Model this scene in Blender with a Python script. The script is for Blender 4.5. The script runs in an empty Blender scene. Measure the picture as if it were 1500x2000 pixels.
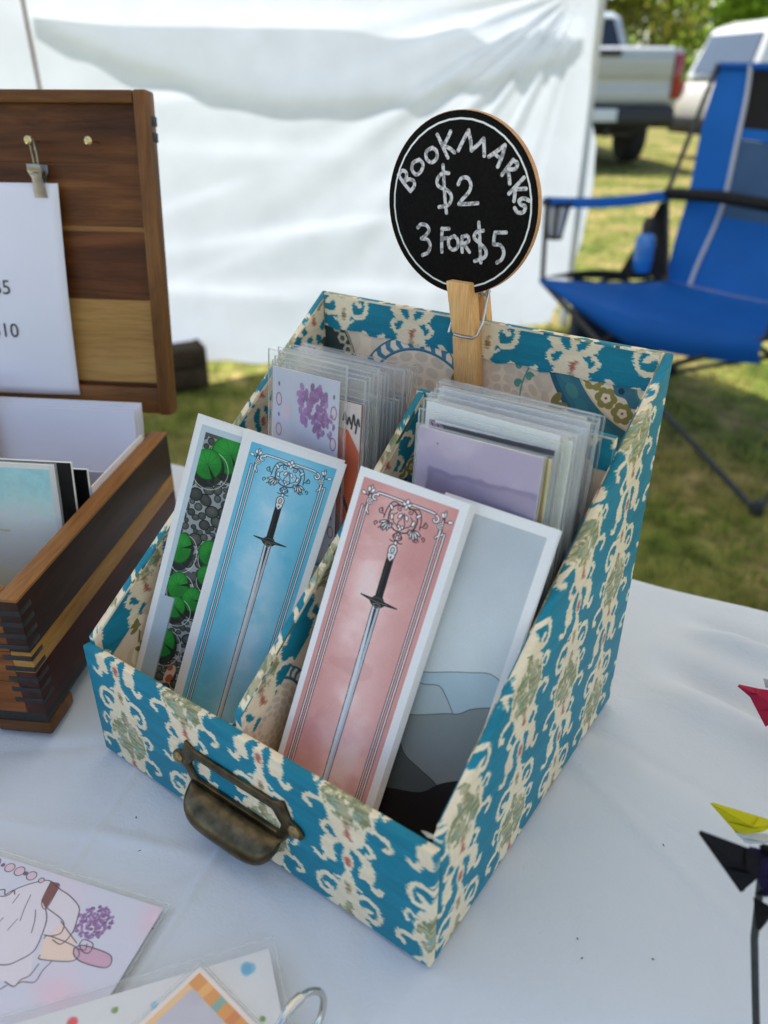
import bpy, bmesh, math, random
import numpy as np
from mathutils import Vector, Matrix

R = math.radians
SC = bpy.context.scene
COL = SC.collection

# ------------------------------------------------------------------ camera
CAM = Vector((0.3114, -0.1706, 1.0676))
cd = bpy.data.cameras.new('camera')
cam = bpy.data.objects.new('camera', cd)
COL.objects.link(cam)
cam.location = CAM
cam.rotation_euler = (1.06583733, -0.00352063, 0.61853030)
cd.sensor_fit = 'VERTICAL'
cd.sensor_height = 24.0
cd.sensor_width = 18.0
cd.lens = 24.0 * 1526.95 / 2000.0
cd.clip_start = 0.02
cd.clip_end = 600
cd.dof.use_dof = True
cd.dof.focus_distance = 0.405
cd.dof.aperture_fstop = 4.6
cd.dof.aperture_blades = 0
SC.camera = cam

# ------------------------------------------------------------------ daylight
FW = Vector((-0.578, 0.816, 0.0))       # the camera's level forward and right
RT = Vector((0.815, 0.580, 0.0))
SUN_EL = R(60)
sd = (FW * 0.85 - RT * 0.50).normalized() * math.cos(SUN_EL) + Vector((0, 0, math.sin(SUN_EL)))
wd = bpy.data.worlds.new('World')
SC.world = wd
wd.use_nodes = True
wn = wd.node_tree
sky = wn.nodes.new('ShaderNodeTexSky')
sky.sky_type = 'NISHITA'
sky.sun_disc = False
sky.sun_elevation = SUN_EL
sky.sun_rotation = math.atan2(sd.x, sd.y)
sky.air_density = 1.0
sky.dust_density = 1.2
bg = wn.nodes['Background']
bg.inputs['Strength'].default_value = 0.10
wn.links.new(sky.outputs[0], bg.inputs[0])
sl = bpy.data.lights.new('sun', 'SUN')
sl.energy = 3.3
sl.angle = R(0.53)
sl.color = (1.0, 0.95, 0.87)
so = bpy.data.objects.new('sun', sl)
COL.objects.link(so)
so.rotation_euler = sd.to_track_quat('Z', 'Y').to_euler()
so.location = sd * 30

vs = SC.view_settings
vs.view_transform = 'Standard'
vs.look = 'None'
vs.exposure = 1.52
vs.gamma = 1.0
vs.use_curve_mapping = False
SC.cycles.transparent_max_bounces = 48
SC.cycles.max_bounces = 10
SC.cycles.diffuse_bounces = 5
SC.cycles.transmission_bounces = 10
SC.cycles.use_denoising = True

# ------------------------------------------------------------------ colour
def lin(c):
    c = np.asarray(c, float) / 255.0
    return np.where(c <= 0.04045, c / 12.92, ((c + 0.055) / 1.055) ** 2.4)
WHITE = lin((192, 208, 220))            # how white card stock looks in the shade of the canopy

def alb(c, k=0.80):                     # albedo of a thing that looks like c next to that white
    return np.clip(lin(c) / WHITE * k, 0.004, 0.9)

def rgba(c):
    a = alb(c)
    return (float(a[0]), float(a[1]), float(a[2]), 1.0)

# ------------------------------------------------------------------ materials
def nmat(name):
    m = bpy.data.materials.new(name)
    m.use_nodes = True
    nt = m.node_tree
    return m, nt, nt.nodes['Principled BSDF'], nt.nodes['Material Output']

def N(nt, t, **kw):
    n = nt.nodes.new(t)
    for k, v in kw.items():
        if k.startswith('i_'):
            n.inputs[k[2:].replace('_', ' ')].default_value = v
        else:
            setattr(n, k, v)
    return n

def ramp(nt, stops):
    r = nt.nodes.new('ShaderNodeValToRGB')
    el = r.color_ramp.elements
    while len(el) < len(stops):
        el.new(0.5)
    for e, (p, c) in zip(el, stops):
        e.position = p
        e.color = c if len(c) == 4 else (*c, 1.0)
    return r

def bump(nt, p, h, strength, dist=0.001):
    b = N(nt, 'ShaderNodeBump')
    b.inputs['Strength'].default_value = strength
    b.inputs['Distance'].default_value = dist
    nt.links.new(h, b.inputs['Height'])
    nt.links.new(b.outputs[0], p.inputs['Normal'])
    return b

def mat(name, col, rough=0.55, metal=0.0, var=0.12, scale=40.0, bmp=0.0, coat=0.0, spec=0.5, bscale=None):
    """plain procedural material: a base colour with noise mottling and fine relief"""
    m, nt, p, o = nmat(name)
    tc = N(nt, 'ShaderNodeTexCoord')
    nz = N(nt, 'ShaderNodeTexNoise')
    nz.inputs['Scale'].default_value = scale
    nz.inputs['Detail'].default_value = 5
    nt.links.new(tc.outputs['Object'], nz.inputs['Vector'])
    c = np.array(col[:3])
    r = ramp(nt, [(0.3, tuple(np.clip(c * (1 - var), 0, 1))), (0.7, tuple(np.clip(c * (1 + var), 0, 1)))])
    nt.links.new(nz.outputs[0], r.inputs[0])
    nt.links.new(r.outputs[0], p.inputs['Base Color'])
    p.inputs['Roughness'].default_value = rough
    p.inputs['Metallic'].default_value = metal
    p.inputs['Coat Weight'].default_value = coat
    p.inputs['Specular IOR Level'].default_value = spec
    if bmp:
        n2 = N(nt, 'ShaderNodeTexNoise')
        n2.inputs['Scale'].default_value = bscale or scale * 6
        n2.inputs['Detail'].default_value = 4
        nt.links.new(tc.outputs['Object'], n2.inputs['Vector'])
        bump(nt, p, n2.outputs[0], bmp)
    return m

def wood(name, c1, c2, c3, axis, scale=1.0, rough=0.5, coat=0.03):
    """grain runs along AXIS (a unit vector)"""
    m, nt, p, o = nmat(name)
    tc = N(nt, 'ShaderNodeTexCoord')
    mp = N(nt, 'ShaderNodeMapping')
    a = Vector(axis).normalized()
    q = a.rotation_difference(Vector((1, 0, 0)))
    mp.vector_type = 'POINT'
    mp.inputs['Rotation'].default_value = q.to_euler()
    mp2 = N(nt, 'ShaderNodeMapping')
    mp2.inputs['Scale'].default_value = (9 * scale, 70 * scale, 70 * scale)
    nt.links.new(tc.outputs['Object'], mp.inputs[0])
    nt.links.new(mp.outputs[0], mp2.inputs[0])
    n1 = N(nt, 'ShaderNodeTexNoise')
    n1.inputs['Scale'].default_value = 1.0
    n1.inputs['Detail'].default_value = 6
    n1.inputs['Roughness'].default_value = 0.65
    n1.inputs['Distortion'].default_value = 0.8
    nt.links.new(mp2.outputs[0], n1.inputs['Vector'])
    r = ramp(nt, [(0.30, c1), (0.52, c2), (0.72, c3)])
    nt.links.new(n1.outputs[0], r.inputs[0])
    mp3 = N(nt, 'ShaderNodeMapping')
    mp3.inputs['Scale'].default_value = (60 * scale, 1400 * scale, 1400 * scale)
    nt.links.new(mp.outputs[0], mp3.inputs[0])
    n2 = N(nt, 'ShaderNodeTexNoise')
    n2.inputs['Scale'].default_value = 1.0
    n2.inputs['Detail'].default_value = 3
    nt.links.new(mp3.outputs[0], n2.inputs['Vector'])
    mx = N(nt, 'ShaderNodeMix', data_type='RGBA', blend_type='MULTIPLY')
    mx.inputs['Factor'].default_value = 0.45
    r2 = ramp(nt, [(0.35, (0.55, 0.5, 0.45)), (0.6, (1, 1, 1))])
    nt.links.new(n2.outputs[0], r2.inputs[0])
    nt.links.new(r.outputs[0], mx.inputs['A'])
    nt.links.new(r2.outputs[0], mx.inputs['B'])
    nt.links.new(mx.outputs['Result'], p.inputs['Base Color'])
    p.inputs['Roughness'].default_value = rough
    p.inputs['Coat Weight'].default_value = coat
    p.inputs['Coat Roughness'].default_value = 0.25
    p.inputs['Specular IOR Level'].default_value = 0.22
    bump(nt, p, n2.outputs[0], 0.12, 0.0004)
    return m

def cloth(name, col, trans=0.0, weave=900.0, rough=0.85, wr=0.0, var=0.05):
    """woven cloth; TRANS lets light through"""
    m, nt, p, o = nmat(name)
    tc = N(nt, 'ShaderNodeTexCoord')
    nz = N(nt, 'ShaderNodeTexNoise')
    nz.inputs['Scale'].default_value = 7.0
    nz.inputs['Detail'].default_value = 6
    nt.links.new(tc.outputs['Object'], nz.inputs['Vector'])
    c = np.array(col[:3])
    r = ramp(nt, [(0.3, tuple(np.clip(c * (1 - var), 0, 1))), (0.7, tuple(np.clip(c * (1 + var), 0, 1)))])
    nt.links.new(nz.outputs[0], r.inputs[0])
    nt.links.new(r.outputs[0], p.inputs['Base Color'])
    p.inputs['Roughness'].default_value = rough
    p.inputs['Specular IOR Level'].default_value = 0.2
    w1 = N(nt, 'ShaderNodeTexNoise')
    w1.inputs['Scale'].default_value = weave
    w1.inputs['Detail'].default_value = 2
    nt.links.new(tc.outputs['Object'], w1.inputs['Vector'])
    b = bump(nt, p, w1.outputs[0], 0.35, 0.0008)
    if wr:
        w2 = N(nt, 'ShaderNodeTexNoise')
        w2.inputs['Scale'].default_value = 14.0
        w2.inputs['Detail'].default_value = 3
        w2.inputs['Distortion'].default_value = 1.2
        nt.links.new(tc.outputs['Object'], w2.inputs['Vector'])
        b2 = N(nt, 'ShaderNodeBump')
        b2.inputs['Strength'].default_value = wr
        b2.inputs['Distance'].default_value = 0.012
        nt.links.new(w2.outputs[0], b2.inputs['Height'])
        nt.links.new(b2.outputs[0], b.inputs['Normal'])
    if trans:
        t = N(nt, 'ShaderNodeBsdfTranslucent')
        nt.links.new(r.outputs[0], t.inputs[0])
        nt.links.new(b.outputs[0], t.inputs['Normal'])
        mx = N(nt, 'ShaderNodeMixShader')
        mx.inputs[0].default_value = trans
        nt.links.new(p.outputs[0], mx.inputs[1])
        nt.links.new(t.outputs[0], mx.inputs[2])
        nt.links.new(mx.outputs[0], o.inputs[0])
    return m

def film(name, milk, gloss=0.06, tint=(1, 1, 1)):
    """clear plastic film: looks straight through, a little milky, glossy at grazing angles"""
    m, nt, p, o = nmat(name)
    tr = N(nt, 'ShaderNodeBsdfTransparent')
    tr.inputs[0].default_value = (*tint, 1)
    df = N(nt, 'ShaderNodeBsdfTranslucent')
    df.inputs[0].default_value = (0.85, 0.87, 0.88, 1)
    d2 = N(nt, 'ShaderNodeBsdfDiffuse')
    d2.inputs[0].default_value = (0.8, 0.82, 0.83, 1)
    gl = N(nt, 'ShaderNodeBsdfGlossy')
    gl.inputs['Roughness'].default_value = 0.08
    tc = N(nt, 'ShaderNodeTexCoord')
    nz = N(nt, 'ShaderNodeTexNoise')
    nz.inputs['Scale'].default_value = 26
    nt.links.new(tc.outputs['Object'], nz.inputs['Vector'])
    bp = N(nt, 'ShaderNodeBump')
    bp.inputs['Strength'].default_value = 0.25
    bp.inputs['Distance'].default_value = 0.002
    nt.links.new(nz.outputs[0], bp.inputs['Height'])
    nt.links.new(bp.outputs[0], gl.inputs['Normal'])
    ad = N(nt, 'ShaderNodeMixShader')
    ad.inputs[0].default_value = 0.6
    nt.links.new(df.outputs[0], ad.inputs[1])
    nt.links.new(d2.outputs[0], ad.inputs[2])
    m1 = N(nt, 'ShaderNodeMixShader')
    m1.inputs[0].default_value = milk
    nt.links.new(tr.outputs[0], m1.inputs[1])
    nt.links.new(ad.outputs[0], m1.inputs[2])
    fr = N(nt, 'ShaderNodeFresnel')
    fr.inputs[0].default_value = 1.35
    m2 = N(nt, 'ShaderNodeMixShader')
    mu = N(nt, 'ShaderNodeMath', operation='MULTIPLY')
    mu.inputs[1].default_value = gloss * 14
    nt.links.new(fr.outputs[0], mu.inputs[0])
    cl = N(nt, 'ShaderNodeClamp')
    nt.links.new(mu.outputs[0], cl.inputs[0])
    nt.links.new(cl.outputs[0], m2.inputs[0])
    nt.links.new(m1.outputs[0], m2.inputs[1])
    nt.links.new(gl.outputs[0], m2.inputs[2])
    nt.links.new(m2.outputs[0], o.inputs[0])
    return m

# ------------------------------------------------------------------ a small painter for printed paper
def smooth(e0, e1, x):
    t = np.clip((x - e0) / (e1 - e0), 0, 1)
    return t * t * (3 - 2 * t)

def vnoise(h, w, cy, cx, rng, wrap=False):
    g = rng.random((cy + 2, cx + 2))
    if wrap:
        g[cy:, :] = g[:2, :]
        g[:, cx:] = g[:, :2]
    y = np.linspace(0, cy, h, endpoint=False)
    x = np.linspace(0, cx, w, endpoint=False)
    yi = y.astype(int)
    xi = x.astype(int)
    fy = (y - yi)[:, None]
    fx = (x - xi)[None, :]
    fy = fy * fy * (3 - 2 * fy)
    fx = fx * fx * (3 - 2 * fx)
    a = g[np.ix_(yi, xi)]
    b = g[np.ix_(yi, xi + 1)]
    c = g[np.ix_(yi + 1, xi)]
    d = g[np.ix_(yi + 1, xi + 1)]
    return (a * (1 - fx) + b * fx) * (1 - fy) + (c * (1 - fx) + d * fx) * fy

def fbm(h, w, cy, cx, seed, octs=4, wrap=False):
    rng = np.random.default_rng(seed)
    s = np.zeros((h, w))
    a = 1.0
    t = 0
    for k in range(octs):
        s += a * vnoise(h, w, cy << k, cx << k, rng, wrap)
        t += a
        a *= 0.5
    return s / t

def spline(pts, n=10):
    P = np.array(pts, float)
    if len(P) < 3:
        return P
    Q = np.vstack([2 * P[0] - P[1], P, 2 * P[-1] - P[-2]])
    out = []
    t = np.linspace(0, 1, n, endpoint=False)[:, None]
    for i in range(1, len(Q) - 2):
        a, b, c, d = Q[i - 1], Q[i], Q[i + 1], Q[i + 2]
        out.append(0.5 * (2 * b + (c - a) * t + (2 * a - 5 * b + 4 * c - d) * t ** 2 + (3 * b - a - 3 * c + d) * t ** 3))
    return np.vstack(out + [P[-1:]])

def spiral(cx, cy, r0, r1, a0, a1, n=22):
    t = np.linspace(0, 1, n)
    a = np.radians(a0 + (a1 - a0) * t)
    r = r0 + (r1 - r0) * t
    return np.stack([cx + r * np.cos(a), cy + r * np.sin(a)], 1)

class Canvas:
    """u to the right, v down, W x H in the caller's units; colours as seen in the shade"""
    def __init__(s, W, H, k, bg):
        s.k = k
        s.w = int(round(W * k))
        s.h = int(round(H * k))
        s.a = np.empty((s.h, s.w, 3))
        s.a[:] = bg

    def box(s, x0, y0, x1, y1):
        a, b = max(0, int(x0)), max(0, int(y0))
        c, d = min(s.w, int(x1) + 1), min(s.h, int(y1) + 1)
        if c <= a or d <= b:
            return None
        Y, X = np.mgrid[b:d, a:c]
        return a, b, c, d, X + 0.5, Y + 0.5

    def put(s, B, m, col, op):
        a, b, c, d = B[:4]
        m = (m * op)[..., None]
        s.a[b:d, a:c] = s.a[b:d, a:c] * (1 - m) + np.asarray(col, float) * m

    def stroke(s, pts, wd, col, op=1.0, soft=0.7, dash=None):
        P = np.asarray(pts, float) * s.k
        r = wd * s.k / 2
        lo = P.min(0) - r - 2
        hi = P.max(0) + r + 2
        B = s.box(lo[0], lo[1], hi[0], hi[1])
        if B is None:
            return
        X, Y = B[4:]
        D = np.full(X.shape, 1e9)
        for (x0, y0), (x1, y1) in zip(P[:-1], P[1:]):
            dx, dy = x1 - x0, y1 - y0
            L = dx * dx + dy * dy + 1e-12
            xa, xb = min(x0, x1) - r - 2, max(x0, x1) + r + 2
            ya, yb = min(y0, y1) - r - 2, max(y0, y1) + r + 2
            i0, i1 = max(0, int(xa) - B[0]), min(X.shape[1], int(xb) - B[0] + 2)
            j0, j1 = max(0, int(ya) - B[1]), min(X.shape[0], int(yb) - B[1] + 2)
            if i1 <= i0 or j1 <= j0:
                continue
            x = X[j0:j1, i0:i1]
            y = Y[j0:j1, i0:i1]
            t = np.clip(((x - x0) * dx + (y - y0) * dy) / L, 0, 1)
            d = np.hypot(x - x0 - t * dx, y - y0 - t * dy)
            D[j0:j1, i0:i1] = np.minimum(D[j0:j1, i0:i1], d)
        m = 1 - smooth(r - soft, r + soft, D)
        if r < soft:
            m = m * min(1.0, r / soft + 0.3)
        s.put(B, m, col, op)

    def poly(s, pts, col, op=1.0):
        P = np.asarray(pts, float) * s.k
        lo = P.min(0) - 1
        hi = P.max(0) + 1
        B = s.box(lo[0], lo[1], hi[0], hi[1])
        if B is None:
            return
        X, Y = B[4:]
        acc = np.zeros(X.shape)
        for ox, oy in ((-.25, -.25), (.25, -.25), (-.25, .25), (.25, .25)):
            x = X + ox
            y = Y + oy
            ins = np.zeros(X.shape, bool)
            for (x0, y0), (x1, y1) in zip(P, np.roll(P, -1, 0)):
                if y0 == y1:
                    continue
                c = (y0 > y) != (y1 > y)
                ins ^= c & (x < (x1 - x0) * (y - y0) / (y1 - y0) + x0)
            acc += ins
        s.put(B, acc / 4, col, op)

    def ell(s, cx, cy, rx, ry, col, op=1.0, rot=0.0, soft=0.0):
        cx, cy, rx, ry = cx * s.k, cy * s.k, rx * s.k, ry * s.k
        q = max(rx, ry) * (1 + soft) + 2
        B = s.box(cx - q, cy - q, cx + q, cy + q)
        if B is None:
            return
        X, Y = B[4] - cx, B[5] - cy
        c, n = math.cos(rot), math.sin(rot)
        d = np.hypot((X * c + Y * n) / rx, (-X * n + Y * c) / ry)
        e = max(soft, 0.8 / min(rx, ry))
        s.put(B, 1 - smooth(1 - e, 1 + e, d), col, op)

    def ring(s, cx, cy, rx, ry, wd, col, op=1.0, rot=0.0):
        t = np.linspace(0, 2 * np.pi, 40)
        x, y = rx * np.cos(t), ry * np.sin(t)
        c, n = math.cos(rot), math.sin(rot)
        s.stroke(np.stack([cx + x * c - y * n, cy + x * n + y * c], 1), wd, col, op)

    def wash(s, col, mask, op=1.0):
        m = (mask * op)[..., None]
        s.a = s.a * (1 - m) + np.asarray(col, float) * m

    def image(s, name):
        A = lin(np.clip(s.a, 0, 255)) / WHITE * 0.80
        A = np.clip(A, 0.003, 0.92)
        A = np.where(A <= 0.0031308, A * 12.92, 1.055 * A ** (1 / 2.4) - 0.055)
        px = np.ones((s.h, s.w, 4), np.float32)
        px[..., :3] = A[::-1]
        im = bpy.data.images.new(name, s.w, s.h)
        im.pixels.foreach_set(px.ravel())
        im.update()
        im.pack()
        return im

def printed(name, canvas, rough=0.5, coat=0.0, bmp=0.06, bscale=1500.0, ext='EXTEND', spec=0.35, age=0.0):
    """paper printed with a drawing made above, with procedural tooth and gloss"""
    m, nt, p, o = nmat(name)
    im = canvas.image(name)
    uv = N(nt, 'ShaderNodeUVMap')
    t = N(nt, 'ShaderNodeTexImage')
    t.image = im
    t.extension = ext
    t.interpolation = 'Cubic'
    nt.links.new(uv.outputs[0], t.inputs[0])
    tc = N(nt, 'ShaderNodeTexCoord')
    nz = N(nt, 'ShaderNodeTexNoise')
    nz.inputs['Scale'].default_value = bscale
    nz.inputs['Detail'].default_value = 3
    nt.links.new(tc.outputs['Object'], nz.inputs['Vector'])
    mx = N(nt, 'ShaderNodeMix', data_type='RGBA', blend_type='MULTIPLY')
    mx.inputs['Factor'].default_value = 1.0
    r = ramp(nt, [(0.3, (0.93, 0.93, 0.93)), (0.7, (1, 1, 1))])
    nt.links.new(nz.outputs[0], r.inputs[0])
    nt.links.new(t.outputs[0], mx.inputs['A'])
    nt.links.new(r.outputs[0], mx.inputs['B'])
    last = mx.outputs['Result']
    if age:
        n3 = N(nt, 'ShaderNodeTexNoise')
        n3.inputs['Scale'].default_value = 22
        n3.inputs['Detail'].default_value = 7
        n3.inputs['Roughness'].default_value = 0.7
        nt.links.new(tc.outputs['Object'], n3.inputs['Vector'])
        r3 = ramp(nt, [(0.32, (1 - age, 1 - age, 1 - age * 1.1)), (0.62, (1, 1, 1))])
        nt.links.new(n3.outputs[0], r3.inputs[0])
        m3 = N(nt, 'ShaderNodeMix', data_type='RGBA', blend_type='MULTIPLY')
        m3.inputs['Factor'].default_value = 1.0
        nt.links.new(last, m3.inputs['A'])
        nt.links.new(r3.outputs[0], m3.inputs['B'])
        last = m3.outputs['Result']
    nt.links.new(last, p.inputs['Base Color'])
    p.inputs['Roughness'].default_value = rough
    p.inputs['Specular IOR Level'].default_value = spec
    p.inputs['Coat Weight'].default_value = coat
    p.inputs['Coat Roughness'].default_value = 0.3
    if bmp:
        bump(nt, p, nz.outputs[0], bmp, 0.0004)
    return m

# ------------------------------------------------------------------ mesh building
class MB:
    def __init__(s):
        s.v = []
        s.f = []
        s.m = []
        s.uv = []

    def add(s, vs, fs, mi=0, uvs=None):
        b = len(s.v)
        s.v += [tuple(x) for x in vs]
        for i, f in enumerate(fs):
            s.f.append([b + k for k in f])
            s.m.append(mi)
            s.uv.append(uvs[i] if uvs and uvs[i] is not None else None)
        return s

    def box(s, c, h, ax=None, mi=0):
        """centre, half sizes, optional three unit axes"""
        c = Vector(c)
        A = ax or (Vector((1, 0, 0)), Vector((0, 1, 0)), Vector((0, 0, 1)))
        vs = [c + A[0] * (h[0] * x) + A[1] * (h[1] * y) + A[2] * (h[2] * z)
              for z in (-1, 1) for y in (-1, 1) for x in (-1, 1)]
        return s.add(vs, [(0, 2, 3, 1), (4, 5, 7, 6), (0, 1, 5, 4), (2, 6, 7, 3), (0, 4, 6, 2), (1, 3, 7, 5)], mi)

    def prism(s, poly, off, mi=0):
        """poly: list of 3D points, extruded by the vector off"""
        P = [Vector(p) for p in poly]
        o = Vector(off)
        n = len(P)
        fs = [list(range(n))[::-1], [n + i for i in range(n)]]
        fs += [(i, (i + 1) % n, n + (i + 1) % n, n + i) for i in range(n)]
        return s.add(P + [p + o for p in P], fs, mi)

    def tube(s, pts, r, n=8, mi=0, cap=True, closed=False):
        P = [Vector(p) for p in pts]
        rr = r if isinstance(r, (list, tuple)) else [r] * len(P)
        vs = []
        up = None
        L = len(P)
        for i, p in enumerate(P):
            if closed:
                t = (P[(i + 1) % L] - P[i - 1]).normalized()
            else:
                t = (P[min(i + 1, L - 1)] - P[max(i - 1, 0)]).normalized()
            if up is None:
                up = t.orthogonal().normalized()
            up = (up - t * up.dot(t))
            up = up.normalized() if up.length > 1e-6 else t.orthogonal().normalized()
            w = t.cross(up)
            for k in range(n):
                a = 2 * math.pi * k / n
                vs.append(p + (up * math.cos(a) + w * math.sin(a)) * rr[i])
        fs = []
        for i in range(L if closed else L - 1):
            j = (i + 1) % L
            for k in range(n):
                fs.append((i * n + k, i * n + (k + 1) % n, j * n + (k + 1) % n, j * n + k))
        if cap and not closed:
            fs.append(list(range(n))[::-1])
            fs.append([(L - 1) * n + k for k in range(n)])
        return s.add(vs, fs, mi)

    def lathe(s, prof, c, ax=(0, 0, 1), n=24, mi=0):
        """prof: (radius, height) pairs along axis ax from c"""
        a = Vector(ax).normalized()
        u = a.orthogonal().normalized()
        w = a.cross(u)
        c = Vector(c)
        vs = []
        for r, h in prof:
            for k in range(n):
                t = 2 * math.pi * k / n
                vs.append(c + a * h + (u * math.cos(t) + w * math.sin(t)) * max(r, 1e-6))
        fs = []
        for i in range(len(prof) - 1):
            for k in range(n):
                fs.append((i * n + k, i * n + (k + 1) % n, (i + 1) * n + (k + 1) % n, (i + 1) * n + k))
        fs.append(list(range(n))[::-1])
        fs.append([(len(prof) - 1) * n + k for k in range(n)])
        return s.add(vs, fs, mi)

    def quad(s, a, b, c, d, mi=0, uv=None):
        return s.add([a, b, c, d], [(0, 1, 2, 3)], mi, [uv])

    def grid(s, fn, nu, nv, mi=0):
        vs = [fn(i / nu, j / nv) for j in range(nv + 1) for i in range(nu + 1)]
        w = nu + 1
        fs = [(j * w + i, j * w + i + 1, (j + 1) * w + i + 1, (j + 1) * w + i) for j in range(nv) for i in range(nu)]
        return s.add(vs, fs, mi)

    def obj(s, name, mats, parent=None, bevel=0.0, seg=2, smooth_deg=40, label=None, uvfn=None, matfn=None, weld=False, loc=None):
        off = Vector(loc) if loc is not None else parent_loc(parent)
        me = bpy.data.meshes.new(name)
        me.from_pydata([tuple(Vector(v) - off) for v in s.v], [], s.f)
        for m in (mats if isinstance(mats, (list, tuple)) else [mats]):
            me.materials.append(m)
        for p, mi in zip(me.polygons, s.m):
            p.material_index = mi
        if any(u is not None for u in s.uv):
            ul = me.uv_layers.new(name='UVMap')
            for p, u in zip(me.polygons, s.uv):
                if u is not None:
                    for li, c in zip(p.loop_indices, u):
                        ul.data[li].uv = c
        if bevel or weld:
            bm = bmesh.new()
            bm.from_mesh(me)
            if weld:
                bmesh.ops.remove_doubles(bm, verts=bm.verts, dist=1e-5)
            bmesh.ops.recalc_face_normals(bm, faces=bm.faces)
            if bevel:
                es = [e for e in bm.edges if len(e.link_faces) == 2 and e.calc_face_angle(0) > R(28)]
                bmesh.ops.bevel(bm, geom=es, offset=bevel, segments=seg, affect='EDGES', clamp_overlap=True, profile=0.5)
            bm.to_mesh(me)
            bm.free()
        me.update()
        if matfn or uvfn:
            ul = me.uv_layers.get('UVMap') or me.uv_layers.new(name='UVMap')
            for p in me.polygons:
                nrm = p.normal
                cc = p.center + off
                if matfn:
                    p.material_index = matfn(cc, nrm)
                if uvfn:
                    for li in p.loop_indices:
                        ul.data[li].uv = uvfn(me.vertices[me.loops[li].vertex_index].co + off, nrm, p.material_index)
        if smooth_deg:
            for p in me.polygons:
                p.use_smooth = True
            me.set_sharp_from_angle(angle=R(smooth_deg))
        o = bpy.data.objects.new(name, me)
        COL.objects.link(o)
        if parent:
            o.parent = parent
        o.location = off - parent_loc(parent)       # roots and parts keep unrotated frames
        if label:
            o['label'] = label
        return o

def parent_loc(p):
    v = Vector((0, 0, 0))
    while p is not None:
        v = v + Vector(p.location)
        p = p.parent
    return v

def tag(o, label, cat, group=None):
    o['label'] = label
    o['category'] = cat
    if group:
        o['group'] = group
    return o

def thing(name, loc, label, cat, group=None):
    o = bpy.data.objects.new(name, None)
    o.empty_display_size = 0.05
    COL.objects.link(o)
    o.location = loc
    return tag(o, label, cat, group)

def kind(o, k):
    o['kind'] = k
    return o

def gp(a, b, z=0.0):
    """a metres ahead of and b metres to the right of where the photographer stood"""
    p = CAM + FW * a + RT * b
    return Vector((p.x, p.y, z))

rnd = random.Random(7)

# ================================================================== THE SETTING
# ---- lawn
def ground_mat():
    m, nt, p, o = nmat('lawn soil and turf')
    tc = N(nt, 'ShaderNodeTexCoord')
    n1 = N(nt, 'ShaderNodeTexNoise')
    n1.inputs['Scale'].default_value = 1.7
    n1.inputs['Detail'].default_value = 7
    n1.inputs['Roughness'].default_value = 0.65
    n2 = N(nt, 'ShaderNodeTexNoise')
    n2.inputs['Scale'].default_value = 14
    n2.inputs['Detail'].default_value = 6
    for n in (n1, n2):
        nt.links.new(tc.outputs['Object'], n.inputs['Vector'])
    r1 = ramp(nt, [(0.35, (0.085, 0.13, 0.02)), (0.48, (0.165, 0.175, 0.046)), (0.60, (0.33, 0.25, 0.12))])
    r2 = ramp(nt, [(0.35, (0.45, 0.48, 0.35)), (0.65, (1.2, 1.15, 1.0))])
    nt.links.new(n1.outputs[0], r1.inputs[0])
    nt.links.new(n2.outputs[0], r2.inputs[0])
    mx = N(nt, 'ShaderNodeMix', data_type='RGBA', blend_type='MULTIPLY')
    mx.inputs['Factor'].default_value = 1
    nt.links.new(r1.outputs[0], mx.inputs['A'])
    nt.links.new(r2.outputs[0], mx.inputs['B'])
    nt.links.new(mx.outputs['Result'], p.inputs['Base Color'])
    p.inputs['Roughness'].default_value = 0.95
    p.inputs['Specular IOR Level'].default_value = 0.1
    bump(nt, p, n2.outputs[0], 0.8, 0.03)
    return m

def gh(x, y):
    return 0.012 * math.sin(x * 1.7 + 0.6) * math.sin(y * 1.3) - 0.012

g = MB()
rings = [0, 1, 2, 3, 4, 5, 6, 8, 10, 13, 17, 22, 30, 45, 70, 110, 180, 320]
nseg = 48
vs, fs = [], []
for r_ in rings:
    for k in range(nseg):
        a = 2 * math.pi * k / nseg
        x, y = r_ * math.cos(a), r_ * math.sin(a)
        vs.append((x, y, gh(x, y) if r_ < 30 else -0.012))
for i in range(len(rings) - 1):
    for k in range(nseg):
        q = (i * nseg + k, (i + 1) * nseg + k, (i + 1) * nseg + (k + 1) % nseg, i * nseg + (k + 1) % nseg)
        fs.append(q[1:] if False else q)
g.add(vs, fs)
M_GROUND = ground_mat()
ground = kind(g.obj('ground', M_GROUND, weld=True), 'structure')

def leafy(name, c1, c2, trans=0.45):
    m, nt, p, o = nmat(name)
    tc = N(nt, 'ShaderNodeTexCoord')
    nz = N(nt, 'ShaderNodeTexNoise')
    nz.inputs['Scale'].default_value = 3.0
    nz.inputs['Detail'].default_value = 6
    nt.links.new(tc.outputs['Object'], nz.inputs['Vector'])
    r = ramp(nt, [(0.35, c1), (0.65, c2)])
    nt.links.new(nz.outputs[0], r.inputs[0])
    nt.links.new(r.outputs[0], p.inputs['Base Color'])
    p.inputs['Roughness'].default_value = 0.6
    p.inputs['Specular IOR Level'].default_value = 0.25
    t = N(nt, 'ShaderNodeBsdfTranslucent')
    hs = N(nt, 'ShaderNodeHueSaturation')
    hs.inputs['Value'].default_value = 2.4
    nt.links.new(r.outputs[0], hs.inputs['Color'])
    nt.links.new(hs.outputs[0], t.inputs[0])
    mx = N(nt, 'ShaderNodeMixShader')
    mx.inputs[0].default_value = trans
    nt.links.new(p.outputs[0], mx.inputs[1])
    nt.links.new(t.outputs[0], mx.inputs[2])
    nt.links.new(mx.outputs[0], o.inputs[0])
    return m

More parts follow.
